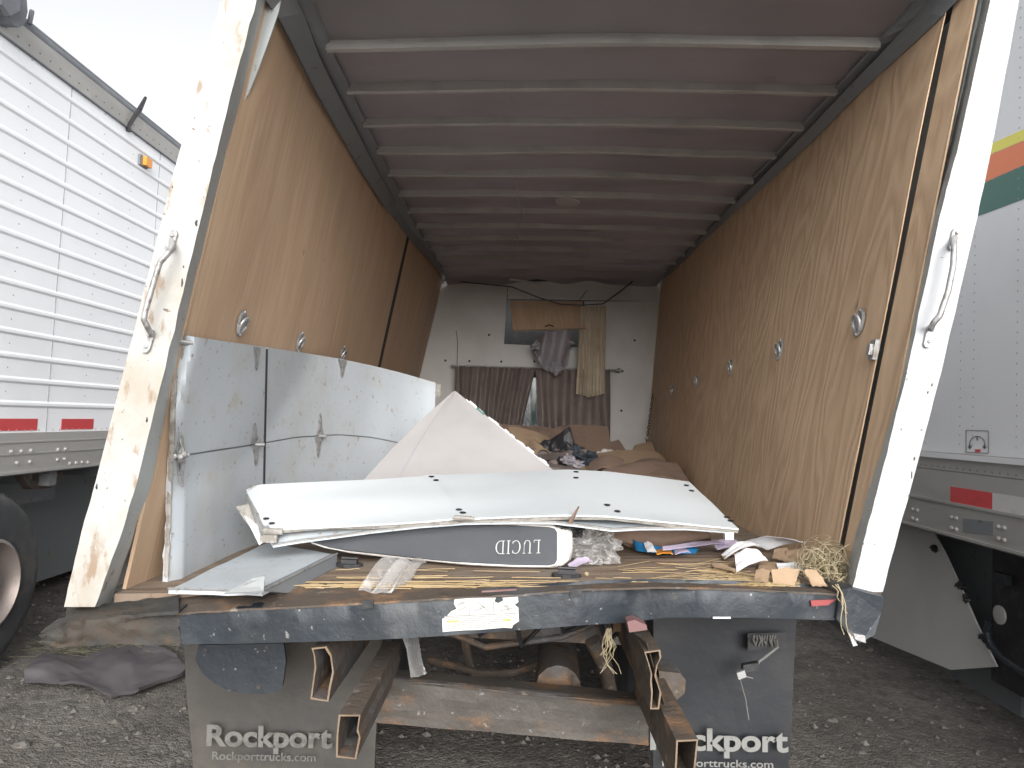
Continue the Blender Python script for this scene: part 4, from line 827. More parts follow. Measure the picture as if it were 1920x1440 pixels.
for i in range(36):
    x = rr.uniform(1150, 1340); y = rr.uniform(1052, 1090); a_ = PF(x, y, .004); ang = rr.uniform(-.5, .6); strand(m, a_, a_+V((math.cos(ang)*.15, math.sin(ang)*.2, .006)), rr.uniform(.0006, .0011))
for i in range(40):
    x = rr.uniform(1330, 1420); a_ = PF(x, rr.uniform(1072, 1090), .01); strand(m, a_, PF(x+rr.uniform(40, 90), rr.uniform(1080, 1104), .01), rr.uniform(.001, .002))
tag(m.build('straw', 'straw', origin=(0, 0, 0)), 'yellow straw strewn in lines along the truck floor', 'straw', kind='stuff')
# hay tuft at the right post
m = MB(); c0 = PF(1555, 1085, .0)
for i in range(560):
    th = rr.uniform(0, 6.28); c_ = P(rr.gauss(1548, 17), rr.gauss(1068, 17), rr.uniform(2.27, 2.44)); R_ = rr.uniform(.02, .065); sp = rr.uniform(1.2, 3.2); ax1 = V((rr.gauss(0, 1), rr.gauss(0, .6), rr.gauss(0, 1))).normalized(); ax2 = ax1.cross(V((rr.gauss(0, 1), rr.gauss(0, 1), rr.gauss(0, 1)))).normalized()
    pts = [c_+ax1*math.cos(th+sp*k/6)*R_+ax2*math.sin(th+sp*k/6)*R_*.8 for k in range(7)]; m.tube(pts, rr.uniform(.0007, .0014), 3, cap=False)
for bx, by, ex, ey in ((1570, 1095, 1600, 1205), (1572, 1100, 1584, 1190), (1566, 1096, 1590, 1150), (1560, 1098, 1580, 1130)):
    pts = [P(lerp(bx, ex, k/6)+5*math.sin(k), lerp(by, ey, k/6), 2.12-.02*math.sin(k/6*3)) for k in range(7)]; m.tube(pts, .0018, 4)
tag(m.build('hay', 'straw_pale', origin=(0, 0, 0)), 'tangled pale hay tuft in the corner by the right post', 'hay', kind='stuff')
m = MB()
for i in range(14):
    a_ = P(1142+rr.uniform(-4, 4), 1178, 2.3); pts = [a_+V((rr.uniform(-.01, .01)*k*.6+.02*(i % 3-1)*k/5, 0, -.028*k)) for k in range(rr.choice((3, 4, 6)))]; m.tube(pts, .0012, 3, cap=False)
tag(m.build('hay', 'straw_pale', origin=(0, 0, 0)), 'few hay stalks hanging under the sill beside the crushed tube', 'hay', kind='stuff')
# sheets: paper and cardboard
def sheet(name, label, cat, pts, mat, bulge=.0, th=.003, group=None, folds=0, n=(14, 8), seed=0):
    m = MB(); c = [P(*p) if p[2] > 1 else PF(*p) for p in pts]
    def bl(u, v): return V((0, -.3*bulge*math.sin(math.pi*u), bulge*math.sin(math.pi*v)*(1 if folds == 0 else math.cos(folds*u*3.14))))+V((0, 0, .006*noise.noise(V((u*3+seed, v*3, seed)))))
    m.grid(patch(*c, bl), n[0], n[1], V((0, .4*th, -th))); return tag(m.build(name, mat, smooth=True), label, cat, group)
sheet('curled_paper', 'long white curled paper against the right plywood above the cardboard scraps', 'paper', [(1398, 1014, .02), (1440, 1030, .01), (1520, 1018, .05), (1480, 1010, .07)], 'paper', .012)
sheet('curled_paper', 'white curled paper flap folded over in front of the cardboard scraps', 'paper', [(1377, 1040, .04), (1381, 1072, .004), (1440, 1050, .03), (1420, 1030, .06)], 'paper', .01)
sheet('curled_paper', 'narrow white paper scrap lying across the top of the brown cardboard pieces', 'paper', [(1455, 1056, .022), (1460, 1066, .016), (1530, 1072, .016), (1522, 1062, .022)], 'paper', .006)
sheet('curled_paper', 'small rolled white paper strip beside the lilac plastic', 'paper', [(1352, 1040, .01), (1358, 1048, .01), (1430, 1024, .03), (1410, 1016, .045)], 'paper', .02)
sheet('plastic_strip', 'long thin lilac plastic strip pointing from the blue tray to the papers', 'plastic strip', [(1242, 1025, .045), (1243, 1031, .042), (1360, 1018, .03), (1358, 1011, .035)], 'lilac_plastic', .002)
sheet('plastic_strip', 'short wide lilac plastic strip beside the curled papers', 'plastic strip', [(1338, 1022, .02), (1345, 1030, .01), (1396, 1028, .012), (1380, 1012, .03)], 'lilac_plastic', .008)
cb_ = [([(1418, 1068, .05), (1412, 1092, .006), (1438, 1096, .006), (1444, 1070, .05)], 'leftmost small upright cardboard flap of the row at the sill'),
       ([(1446, 1068, .05), (1450, 1096, .006), (1490, 1098, .006), (1500, 1066, .05)], 'wide notched cardboard flap in the middle of the row at the sill'),
       ([(1508, 1070, .05), (1524, 1098, .006), (1552, 1098, .006), (1530, 1068, .05)], 'slanting cardboard flap beside the hay tuft at the sill'),
       ([(1452, 1030, .04), (1448, 1046, .02), (1472, 1052, .02), (1478, 1028, .04)], 'small square cardboard scrap under the long curled paper'),
       ([(1476, 1032, .04), (1470, 1052, .02), (1498, 1056, .02), (1510, 1030, .04)], 'reddish cardboard scrap between the papers and the hay'),
       ([(1500, 1038, .04), (1490, 1062, .02), (1528, 1066, .02), (1545, 1036, .04)], 'cardboard scrap partly buried in the hay tuft'),
       ([(1334, 1056, .008), (1338, 1062, .008), (1378, 1073, .008), (1380, 1066, .008)], 'thin pale cardboard stick lying on the floor left of the scraps'),
       ([(1354, 1042, .012), (1358, 1047, .012), (1386, 1036, .012), (1380, 1031, .012)], 'tiny slanting cardboard stick beside the lilac strip'),
       ([(1425, 1052, .01), (1420, 1070, .01), (1460, 1074, .01), (1462, 1056, .01)], 'cardboard scrap lying flat beneath the narrow white paper')]
for i, (pts, lb) in enumerate(cb_): sheet('cardboard_scrap', lb, 'cardboard', pts, 'cardboard', .003, .004, 'cardboard scraps heaped at the right of the sill', seed=i)
# brown wrapping behind the bag
sheet('wrapping_paper', 'crumpled brown wrapping lying under the right part of the door section', 'wrapping', [(1140, 1003, .07), (1180, 1024, .01), (1335, 1020, .01), (1330, 996, .08)], 'cardboard_dark', .03, .004, folds=3, n=(24, 10))
# blue tray
bt = thing('blue_tray', PF(1250, 1040), 'bright blue plastic tray with white and orange scraps in it on the floor', 'tray')
def tray(u, v):     # u round the rim, v 0 centre of the base .. .5 foot of the wall .. 1 rim
    t = 6.283*u; c_ = PF(1250, 1036, .0); L_ = .118; x_ = math.cos(t)*L_; w_ = .042+.012*(-math.cos(t)); y_ = math.sin(t)*w_
    k = v/.5 if v < .5 else 1+.10*(v-.5)/.5; hgt = .003 if v < .5 else .003+(v-.5)/.5*(.016+.022*max(0, -math.cos(t)))
    return c_+V((x_*k, y_*k+.02, hgt+.004*noise.noise(V((u*9, v*2, 0)))))
m = MB(); m.grid(tray, 44, 6, V((0, .002, -.003))); m.build('tray_shell', 'blue', bt, smooth=True)
sheet('paper_scrap', 'white ribbed scrap stuck inside the left end of the blue tray', 'scrap', [(1206, 1016, .045), (1214, 1034, .02), (1232, 1036, .02), (1222, 1018, .045)], 'paper', .004)
sheet('food_scrap', 'orange crumpled scrap in the middle of the blue tray', 'scrap', [(1228, 1032, .02), (1232, 1039, .02), (1262, 1039, .02), (1258, 1032, .02)], 'orange_lens', .006)
sheet('paper_scrap', 'pale blue scrap at the right end of the blue tray', 'scrap', [(1264, 1032, .02), (1266, 1039, .02), (1295, 1036, .02), (1290, 1030, .02)], 'lilac_plastic', .006)
# clear plastic bags
def bag(name, label, c, rad, amp, seed, flat=None, nu=46, nv=30, mat='plastic'):
    m = MB(); c = V(c)
    vv = []
    for j in range(nv+1):
        for i in range(nu):
            th = math.pi*j/nv; ph = 2*math.pi*i/nu; d = V((math.sin(th)*math.cos(ph), math.sin(th)*math.sin(ph), math.cos(th)))
            r1 = abs(noise.noise(d*1.6+V((seed, 0, 0)))); r2 = abs(noise.noise(d*3.4+V((0, seed, 0)))); r3 = abs(noise.noise(d*7+V((0, 0, seed))))
            k = 1+amp*(r1*1.6+r2*1.0+r3*.25-.6); p = c+V((d.x*rad[0], d.y*rad[1], d.z*rad[2]))*k
            if flat is not None: p.z = max(p.z, FZ(p.x, p.y).z+flat)
            vv.append(p)
    m.add(vv, [(j*nu+i, (j+1)*nu+i, (j+1)*nu+(i+1) % nu, j*nu+(i+1) % nu) for j in range(nv) for i in range(nu)])
    return tag(m.build(name, mat, smooth=True), label, 'plastic bag')
bag('plastic_bag', 'clear crumpled plastic bag between the mattress end and the blue tray', P(1112, 1024, 2.62), (.09, .07, .066), .6, 3, .003)
sheet('plastic_bag', 'clear plastic film twisted up in front of the mattress on the left', 'plastic bag', [(672, 1106, .01), (735, 1110, .01), (800, 1054, .05), (752, 1052, .05)], 'plastic', .05, .002, folds=4, n=(26, 26))
sheet('plastic_film', 'clear plastic strip hanging under the sill between the hitch tubes', 'plastic film', [(752, 1190, 2.35), (784, 1188, 2.33), (800, 1262, 2.32), (770, 1270, 2.34)], 'plastic', .02, .002, folds=3, n=(14, 20))
sheet('plastic_scrap', 'small pink and clear wrapper at the foot of the clear bag', 'wrapper', [(1064, 1058, .03), (1072, 1066, .01), (1112, 1052, .02), (1100, 1044, .04)], 'lilac_plastic', .006)
m = MB(); m.prism([P(*q) for q in ((1064, 980, 2.50), (1071, 982, 2.50), (1085, 950, 2.46), (1083, 950, 2.46))], (0.004, .008, 0)); tag(m.build('wood_splinter', 'cardboard_dark'), 'dark wooden splinter sticking up past the white panel edge', 'splinter')
m = MB(); m.blob(P(1062, 985, 2.56), (.04, .03, .015), .3, 3, seed=2); m.blob(P(1084, 998, 2.6), (.03, .03, .02), .3, 3, seed=5); tag(m.build('rag', 'black'), 'small dark rag under the panel edge beside the mattress end', 'rag')
m = MB(); m.blob(PF(1100, 1076, .006), (.008, .008, .007), .2, 3, nu=10, nv=8); tag(m.build('pebble', 'straw_pale'), 'pale pebble on the floor right of the black latch block', 'pebble')

# ================================================================== things at the front end of the box
# curtain rod with curtains
m = MB(); m.tube([P(846, 686, 7.17), P(1162, 694, 7.17)], .009, 8); rod = m.build('curtain_rod', 'galv', origin=P(846, 686, 7.17)); tag(rod, 'thin metal curtain rod across the front of the box', 'curtain rod')
m = MB(); m.lathe(P(1160, 694, 7.17), (1, 0, 0), [(.012, -.02), (.022, 0), (.012, .02)], 10); m.lathe(P(850, 686, 7.17), (1, 0, 0), [(.012, -.02), (.02, 0), (.012, .02)], 10); m.build('finial', 'galv', rod)
def curtain(name, label, top, bot, Y, mat, folds, depth, th=.004, nu=70, nv=26, group=None):
    m = MB()
    def fn(u, v):
        a_ = frow(top, u); b_ = frow(bot, u); x = lerp(a_.x, b_.x, v); y = lerp(a_.y, b_.y, v)
        w_ = math.sin(folds*6.283*u+1.5*noise.noise(V((u*4, v*1.3, 2))))*(.65+.35*v)+.5*noise.noise(V((u*9, v*2, 5)))
        return P(x, y, Y)+V((0, depth*w_, 0))
    m.grid(fn, nu, nv, V((0, th, 0))); return tag(m.build(name, mat, smooth=True), label, 'curtain', group)
curtain('brown_curtain', 'dark brown curtain on the left of the rod, gathered in soft folds', [(854, 687), (930, 689), (1004, 692)], [(850, 900), (910, 900), (955, 900)], 7.10, 'curtain_brown', 8, .05)
curtain('brown_curtain', 'dark brown curtain on the right of the rod, wide with few folds', [(1004, 690), (1075, 693), (1144, 694)], [(1012, 900), (1075, 900), (1144, 900)], 7.12, 'curtain_brown', 4.5, .05)
curtain('beige_curtain', 'narrow beige curtain hanging from the top right of the front window', [(1088, 574), (1112, 575), (1136, 574)], [(1080, 738), (1104, 745), (1134, 738)], 7.06, 'curtain_beige', 5, .022, nu=50)
# hatch flap
m = MB(); m.grid(patch(P(955, 563, 7.22), P(1092, 565, 7.22), P(1099, 616, 7.05), P(962, 620, 7.05)), 4, 4, V((0, .01, -.002))); h = tag(m.build('hatch_board', 'ply_left'), 'brown plywood board hanging over the dark window opening', 'hatch')
m = MB(); m.tube([P(1022, 612, 7.06), P(1030, 609, 7.03), P(1038, 612, 7.06)], .006, 6); m.build('handle', 'black', h)
m = MB(); m.tube([P(962, 620, 7.045), P(1099, 616, 7.045)], .008, 6); m.build('edge_strip', 'cardboard', h)
# hanging cloth: three soft lobes
m = MB()
def cl(u, v):
    top = [(1002, 640), (1020, 624), (1045, 620), (1074, 622)]; bot = [(998, 655), (1016, 690), (1040, 703), (1066, 684)]
    a_ = frow(top, u); b_ = frow(bot, u); x = lerp(a_.x, b_.x, v); y = lerp(a_.y, b_.y, v)
    return P(x, y, 7.02)+V((0, .05*math.sin(u*13+v*1.5)-.09*math.sin(math.pi*u)*math.sin(math.pi*min(1, v+.2)), .0))
m.grid(cl, 44, 26, V((0, .02, 0))); m.blob(P(1006, 650, 7.0), (.055, .05, .035), .3, 2.5, seed=9); m.blob(P(1042, 690, 7.0), (.06, .05, .055), .3, 2.5, seed=3); m.blob(P(1050, 640, 7.03), (.12, .05, .06), .3, 2.5, seed=13)
tag(m.build('hanging_cloth', 'cloth_lilac', smooth=True), 'lilac grey cloth hanging out of the front window opening', 'cloth')
# wires and chain
m = MB(); m.tube([P(x, y, Y) for x, y, Y in ((830, 525, 7.2), (880, 530, 7.1), (960, 538, 7.1), (1010, 558, 7.1), (1050, 570, 7.1), (1090, 572, 7.1), (1130, 570, 7.1), (1165, 545, 7.1), (1195, 520, 7.1))], .006, 6); tag(m.build('cord', 'black', smooth=True), 'thin dark cord looping below the ceiling across the front wall', 'cord')
m = MB(); m.tube([P(855, 620, 7.2), P(858, 640, 7.19), P(857, 686, 7.18)], .003, 5); m.tube([P(1085, 565, 7.2), P(1100, 545, 7.2)], .004, 5); tag(m.build('cord', 'black'), 'short dark cord dangling at the left end of the curtain rod', 'cord')
ch = thing('chain', onwall(1, 1215, 860)+V((-.04, 0, 0)), 'rusty chain hanging in the front right corner', 'chain')
for i in range(20):
    t = i/19; c_ = P(lerp(1224, 1210, t), lerp(742, 845, t), 6.9); m = MB(); a1 = V((0, 0, 1)); a2 = V((1, 0, 0)) if i % 2 else V((0, 1, 0))
    m.tube([c_+a1*math.cos(k*.785)*.020+a2*math.sin(k*.785)*.010 for k in range(9)], .004, 5, cap=False); m.build('chain_link', 'steel_rust', ch, smooth=True)
m = MB(); m.blob(P(1213, 822, 6.88), (.02, .02, .02), .1, 2, nu=12, nv=8); m.build('padlock', 'galv', ch, smooth=True)
# heap of cardboard, bags and clothes in front of the curtains
def board(lb, pts, mat='cardboard_dark', bulge=.02, seed=0):
    sheet('cardboard_sheet', lb, 'cardboard', pts, mat, bulge, .006, 'cardboard sheets heaped at the front of the box', n=(12, 8), seed=seed)
board('big brown cardboard leaning below the gap between the dark curtains', [(935, 795, 6.6), (925, 895, 6.0), (1090, 900, 6.0), (1100, 815, 6.6)], seed=1)
board('reddish cardboard sheet left of the black bag, partly behind the grey panel', [(955, 800, 6.3), (940, 880, 5.9), (1020, 890, 5.8), (1030, 820, 6.3)], 'cardboard', seed=2)
board('cardboard sheet behind the black bag below the right curtain', [(1040, 800, 6.7), (1040, 850, 6.4), (1150, 860, 6.4), (1140, 800, 6.7)], seed=3)
board('long cardboard flap lying right of the black bag', [(1095, 855, 5.7), (1085, 890, 5.3), (1230, 880, 5.3), (1235, 848, 5.7)], 'cardboard', .03, seed=4)
board('triangular cardboard flap standing against the white wall panel', [(1135, 832, 6.6), (1130, 870, 6.3), (1190, 868, 6.3), (1160, 824, 6.6)], 'cardboard_dark', .0, seed=5)
board('cardboard flap leaning into the front right corner', [(1190, 835, 6.5), (1170, 880, 6.1), (1240, 880, 6.0), (1222, 828, 6.5)], 'cardboard', .0, seed=6)
board('flattened cardboard box lying near the right plywood', [(1130, 880, 5.0), (1120, 915, 4.6), (1300, 915, 4.6), (1270, 868, 5.1)], 'cardboard_dark', .03, seed=7)
board('torn cardboard edge nearest the back edge of the white panel', [(1180, 872, 5.2), (1190, 905, 4.7), (1290, 905, 4.7), (1245, 865, 5.3)], 'cardboard_dark', .04, seed=8)
board('small torn cardboard strip curling up between the black bag and the grey panel', [(985, 838, 5.6), (1000, 858, 5.4), (1032, 850, 5.4), (1010, 832, 5.6)], 'cardboard', .05, seed=11)
board('dark cardboard flap folded over in front of the pale cloth', [(1105, 868, 5.3), (1100, 892, 5.0), (1160, 886, 5.0), (1170, 862, 5.3)], 'cardboard_dark', .05, seed=12)
board('narrow cardboard strip leaning on the right plywood', [(1225, 850, 5.9), (1200, 872, 5.5), (1238, 888, 5.3), (1250, 862, 5.8)], 'cardboard', .02, seed=13)
m = MB(); m.blob(P(1045, 868, 5.7), (.21, .2, .19), .35, 2.2, nu=44, nv=26, seed=21); tag(m.build('black_bag', 'black'), 'crumpled black bag on the cardboard heap', 'bag')
MT['navy'] = pbr('dark_navy_cloth', (.03, .038, .05), .8, layers=[((.05, .06, .08), 8, .45, .7, .6)], bump=(30, .4))
m = MB(); m.blob(P(1085, 862, 5.6), (.13, .14, .09), .4, 2.6, nu=44, nv=26, seed=31); tag(m.build('dark_cloth', 'navy'), 'dark navy cloth lying right of the black bag', 'cloth')
m = MB(); m.blob(P(1065, 862, 5.45), (.05, .04, .035), .35, 3, seed=17); m.blob(P(1080, 870, 5.45), (.05, .04, .03), .35, 3, seed=27); tag(m.build('pink_cloth', 'cloth_lilac', smooth=True), 'small pale pink cloth on the black bag', 'cloth')
m = MB(); m.blob(P(1150, 858, 5.9), (.16, .1, .05), .4, 3, nu=44, nv=22, seed=23); tag(m.build('paper_heap', 'bulk_white'), 'grey crumpled paper on the heap beside the white wall panel', 'paper')
m = MB(); m.blob(P(1218, 884, 5.0), (.045, .06, .03), .3, 2, seed=41); tag(m.build('black_box', 'black'), 'small black box on the cardboard near the right plywood', 'box')
m = MB(); m.blob(FZ(-.1, 5.9, .12), (.75, .8, .22), .3, 2.5, nu=40, nv=20, seed=51); tag(m.build('blanket_heap', 'curtain_brown', smooth=True), 'dark brown blankets heaped on the floor below the curtains', 'blanket')

# ================================================================== LEFT TRAILER
XL = -3.15
def wl(z, Y): return V((XL, Y, z))
lt = thing('semi_trailer', (XL, 6, 0), 'white ribbed semi trailer standing left of the wrecked box truck', 'trailer')
z_rt = PX(0, 812, XL).z; z_rb = PX(0, 890, XL).z; z_top = PX(0, 62, XL).z; z_tt = PX(0, 15, XL).z
YA, YZ = .8, 15.0
m = MB(); m.box((XL-2.55, YA, z_rt), (XL, YZ, z_tt)); 
nrib = 19; zz0 = z_rt+.13; dz = .148
z = zz0+.05; zi = []
while z < z_top-.05:
    zi.append(z); m.add([V((XL+.0, YA, z-.022)), V((XL+.010, YA, z-.008)), V((XL+.010, YA, z+.008)), V((XL, YA, z+.022)), V((XL+.0, YZ, z-.022)), V((XL+.010, YZ, z-.008)), V((XL+.010, YZ, z+.008)), V((XL, YZ, z+.022))], [(0, 1, 5, 4), (1, 2, 6, 5), (2, 3, 7, 6)]); z += dz
Y = 1.15
m.m = 1
while Y < 14:
    m.box((XL, Y-.003, z_rt), (XL+.0025, Y+.003, z_top)); Y += 1.2
def rivet(m, c, n, r=.0055):
    u = n.orthogonal().normalized(); w_ = n.cross(u); c = V(c)
    m.add([c+(u*math.cos(k*1.2566)+w_*math.sin(k*1.2566))*r for k in range(5)]+[c+n*r*.55], [(k, (k+1) % 5, 5) for k in range(5)])
NX = V((1, 0, 0))
Y = 2.75
while Y < 13:
    sea = abs(((Y-4.75) % 1.2)) < .05 or abs(((Y-4.75) % 1.2)-1.2) < .05
    for z in zi:
        for dz_ in ((.045, .105) if sea else (.074,)): rivet(m, (XL+.001, Y, z+dz_), NX, .006 if sea else .0055)
    Y += .4
m.build('side_wall', ['trailer_white', 'trailer_rivet'], lt)
m = MB(); m.box((XL-.01, YA, z_top), (XL+.012, YZ, z_tt-.0)); m.m = 1; Y = 2.5
while Y < 12: rivet(m, (XL+.013, Y, z_top+.05), NX, .008); Y += .1
tr_ = m.build('top_rail', ['trailer_rail', 'rail_dark'], lt)
m = MB(); m.box((XL-.02, YA, z_top-.008), (XL+.016, YZ, z_top)); m.tube([V((XL-.03, YA, z_tt+.01)), V((XL-.03, YZ, z_tt+.01))], .045, 12); m.tube([V((XL-.06, YA, z_tt+.07)), V((XL-.06, YZ, z_tt+.07))], .03, 10); m.build('tarp_roll', 'tarp', lt, smooth=True)
m = MB()
for (a_, b_) in ((z_rt, z_rt-.055), (z_rt-.06, z_rt-.13), (z_rt-.135, z_rb)): m.box((XL-.02, YA, b_), (XL+.02, YZ, a_))
m.box((XL-.05, YA, z_rb-.004), (XL+.03, YZ, z_rb+.012)); m.box((XL-.05, YA, z_rt-.062), (XL+.026, YZ, z_rt-.055)); m.box((XL-.05, YA, z_rt-.137), (XL+.026, YZ, z_rt-.129))
m.m = 1; Y = 3.0
while Y < 9: rivet(m, (XL+.003, Y, z_rt+.014), NX, .007); Y += .07
m.build('bottom_rail', ['trailer_rail', 'trailer_rivet'], lt)
for x, y in ((20, 847), (39, 846), (57, 845), (108, 843), (122, 842), (31, 868), (55, 866), (107, 862), (120, 861), (130, 869), (142, 868), (153, 867), (164, 867)):
    p = PX(x, y, XL+.02); m = MB(); m.lathe(p, NX, [(.013, 0), (.012, .008), (.005, .013)], 8); m.build('bolt', 'trailer_rail', lt)
for (x0, x1, mt_) in ((-60, 70, 'red_tape'), (71, 115, 'trailer_white'), (115, 175, 'red_tape'), (240, 290, 'red_tape')):
    ya, yb = PX(x0, 790, XL).y, PX(x1, 790, XL).y; z0 = PX(60, 807, XL).z; z1 = PX(60, 785, XL).z
    if mt_ == 'red_tape': m = MB(); m.box((XL+.001, ya, z0), (XL+.003, yb, z1)); m.build('reflective_tape', mt_, lt)
p = PX(267, 303, XL); m = MB(); m.box(p+V((0, -.07, -.045)), p+V((.02, .05, .04))); o = m.build('marker_light', 'rail_dark', lt); m = MB(); m.box(p+V((.02, -.03, -.035)), p+V((.05, .06, .035))); m.build('lens', 'orange_lens', o)
m = MB(); ps = [PX(273, 183, XL+.02), PX(262, 205, XL+.05), PX(250, 222, XL+.04), PX(242, 236, XL+.02), PX(241, 246, XL+.02)]; m.tube(ps, [.012, .02, .016, .014, .02], 6); m.build('strap', 'black', lt)
p = PX(25, 18, XL); m = MB(); m.prism([PX(x, y, XL+.10) for x, y in ((-30, -40), (48, -30), (52, 22), (47, 44), (36, 52), (24, 46), (8, 24), (-30, -5))], (-.16, 0, 0)); m.prism([PX(x, y, XL+.13) for x, y in ((-10, -35), (40, -30), (38, 20), (20, 30), (4, 8))], (-.1, 0, 0)); m.tube([PX(55, 45, XL+.03), PX(60, 20, XL+.03)], .014, 6); m.build('tarp_bundle', 'tarp', lt)
# running gear
def trailer_wheel(c, par, face=1):
    n_ = V((face, 0, 0)); R_ = .53; m = MB(); m.lathe(c-n_*.26, n_, [(.26, 0), (.47, .0), (.51, .02), (R_, .05), (R_, .20), (.51, .235), (.49, .25), (.44, .258), (.33, .262), (.275, .25), (.26, .2)], 48)
    for k in range(40):
        t = 6.283*k/40; u = V((0, math.cos(t), math.sin(t))); q_ = V((0, -math.sin(t), math.cos(t)))
        for off in (-.2, -.1): m.obox(c+n_*off+u*(R_+.004), n_*.035, q_*.026, u*.006)
    w_ = m.build('wheel', 'tyre', par, smooth=True)
    m = MB(); m.lathe(c-n_*.1, n_, [(.10, .0), (.25, .0), (.262, .10), (.27, .14), (.25, .15), (.235, .10), (.21, .06), (.12, .05), (.11, .14), (.05, .15)], 32)
    for k in range(8): t = .785*k; m.lathe(c-n_*.045+V((0, math.cos(t)*.17, math.sin(t)*.17)), n_, [(.014, 0), (.014, .03), (.006, .035)], 8)
    m.build('rim', 'alu', w_, smooth=True)
for dy in (0, -1.25): trailer_wheel(V((XL+.2, 4.0+dy, .54)), lt)
for dy in (0, -1.25): trailer_wheel(V((XL-2.5, 4.0+dy, .53)), lt, -1)
m = MB()
for dy in (0, -1.25): m.tube([V((XL-2.5, 4.0+dy, .53)), V((XL, 4.0+dy, .53))], .07, 12)
m.build('axle', 'steel_rust', lt, smooth=True)
m = MB(); m.box((XL-2.0, 1.2, z_rb-.3), (XL-.45, 5.6, z_rb-.05)); m.box((XL-2.5, YA, z_rb-.02), (XL-.02, YZ, z_rb+.0)); m.build('underframe', 'rail_dark', lt)
for k in range(10):
    m = MB(); m.box((XL-2.4, 4.9+k*.8, z_rb-.12), (XL-.05, 4.98+k*.8, z_rb-.021)); m.build('crossmember', 'rail_dark', lt)
m = MB(); q = [PX(38, 888, XL-.12), PX(120, 885, XL-.12), PX(96, 915, XL-.12), PX(60, 918, XL-.12)]; m.prism(q, (-.06, 0, 0)); m.build('hanger_bracket', 'steel_rust', lt)
m = MB(); m.box((XL-2.4, 5.4, .12), (XL-.7, 9.5, z_rb-.14)); m.build('dark_filler_box', 'rail_dark', lt)  # added dark box, blocks bright ground and stands in for shade under the trailer
# rubble beyond the trailer
m = MB(); m.grid(lambda u, v: (lambda x, y: V((x, y, .0+(1.15+.35*noise.noise(V((x*.5, y*.5, 0))))*math.exp(-((x+6.6)/.9)**2)*(1 if 0 < 1 else 0)+.09*noise.noise(V((x*2.5, y*2.5, 1)))-.06)))(lerp(-10, -4.2, u), lerp(0, 26, v)), 50, 120)
tag(m.build('rubble_heap', 'dirt', origin=(-8, 8, 0)), 'dark earth and rubble heap seen beneath the left trailer', 'rubble', kind='stuff')

# ================================================================== RIGHT TRAILER
XR = 2.45
rt_ = thing('semi_trailer', (XR, 5, 0), 'grey white semi trailer with yellow, orange and green stripes standing at the right', 'trailer')
zt_ = PX(1800, 850, XR).z; zb_ = PX(1800, 1006, XR).z; NXm = V((-1, 0, 0))
m = MB(); m.box((XR, .2, zt_), (XR+2.5, 14, 4.05)); m.m = 1
for Y0 in [4.06-.46*k for k in range(7)]+[4.06+.46*k for k in range(1, 14)]:
    for yy in (Y0, Y0-.115):
        z = zt_+.05
        while z < 3.9: rivet(m, (XR-.001, yy, z), NXm, .0055); z += .052
m.build('side_wall', ['trailer_grey', 'trailer_rivet'], rt_)
def wp(x, y, o_=.002): return PX(x, y, XR-o_)
def stripe(a0, a1, b0, b1, mat):   # pixels: lower edge a0->a1, upper edge b0->b1; extended along the wall
    A0, A1, B0, B1 = wp(*a0), wp(*a1), wp(*b0), wp(*b1)
    ext = lambda p, q, Y: p+(q-p)*((Y-p.y)/(q.y-p.y))
    pts = [ext(A0, A1, 4.9), ext(A0, A1, 1.6), ext(B0, B1, 1.6), ext(B0, B1, 4.9)]; m = MB(); m.prism(pts, (.0015, 0, 0)); m.build('stripe', mat, rt_)
stripe((1832, 406), (1920, 373), (1848, 342), (1920, 310), 'green'); stripe((1848, 341), (1920, 309), (1856, 291), (1920, 264), 'orange'); stripe((1856, 290), (1920, 263), (1862, 268), (1920, 242), 'yellow')
m = MB(); m.box((XR-.025, .2, zt_-.10), (XR+.02, 14, zt_)); m.box((XR-.02, .2, zb_), (XR+.03, 14, zt_-.105)); m.box((XR-.032, .2, zb_+.17), (XR-.01, 14, zb_+.185)); m.box((XR-.035, .2, zb_-.006), (XR+.03, 14, zb_+.008))
m.m = 1; Y = 2.0
while Y < 6: rivet(m, (XR-.026, Y, zt_-.085), NXm, .007); Y += .06
m.build('bottom_rail', ['trailer_rail', 'rail_dark'], rt_)
m = MB(); m.box((XR-.05, .2, zt_-.034), (XR-.026, 14, zt_-.006)); m.build('rub_rail', 'trailer_grey', rt_)
for x0, x1, mt_ in ((1783, 1862, 'red_tape'), (1862, 1925, 'white_tape'), (1925, 2060, 'red_tape')):
    y0_, y1_ = PX(x0, 930, XR-.02).y, PX(x1, 930, XR-.02).y; z0, z1 = PX(1822, 951, XR-.02).z, PX(1822, 918, XR-.02).z
    m = MB(); m.box((XR-.0235, y1_, z0), (XR-.0205, y0_, z1)); m.build('reflective_tape', mt_, rt_)
pts = [(1805, 972), (1862, 978), (1862, 1004), (1805, 998)]; m = MB(); m.prism([PX(x, y, XR-.022) for x, y in pts], (.004, 0, 0)); m.build('vent_plate', 'rail_dark', rt_)
for x, y in ((1712, 955), (1721, 957), (1712, 972), (1720, 975), (1785, 970), (1794, 972), (1785, 990), (1794, 993), (1873, 988), (1884, 990), (1873, 1010), (1884, 1013)):
    m = MB(); m.lathe(PX(x, y, XR-.02), NXm, [(.012, 0), (.011, .008), (.004, .012)], 8); m.build('bolt', 'trailer_rail', rt_)
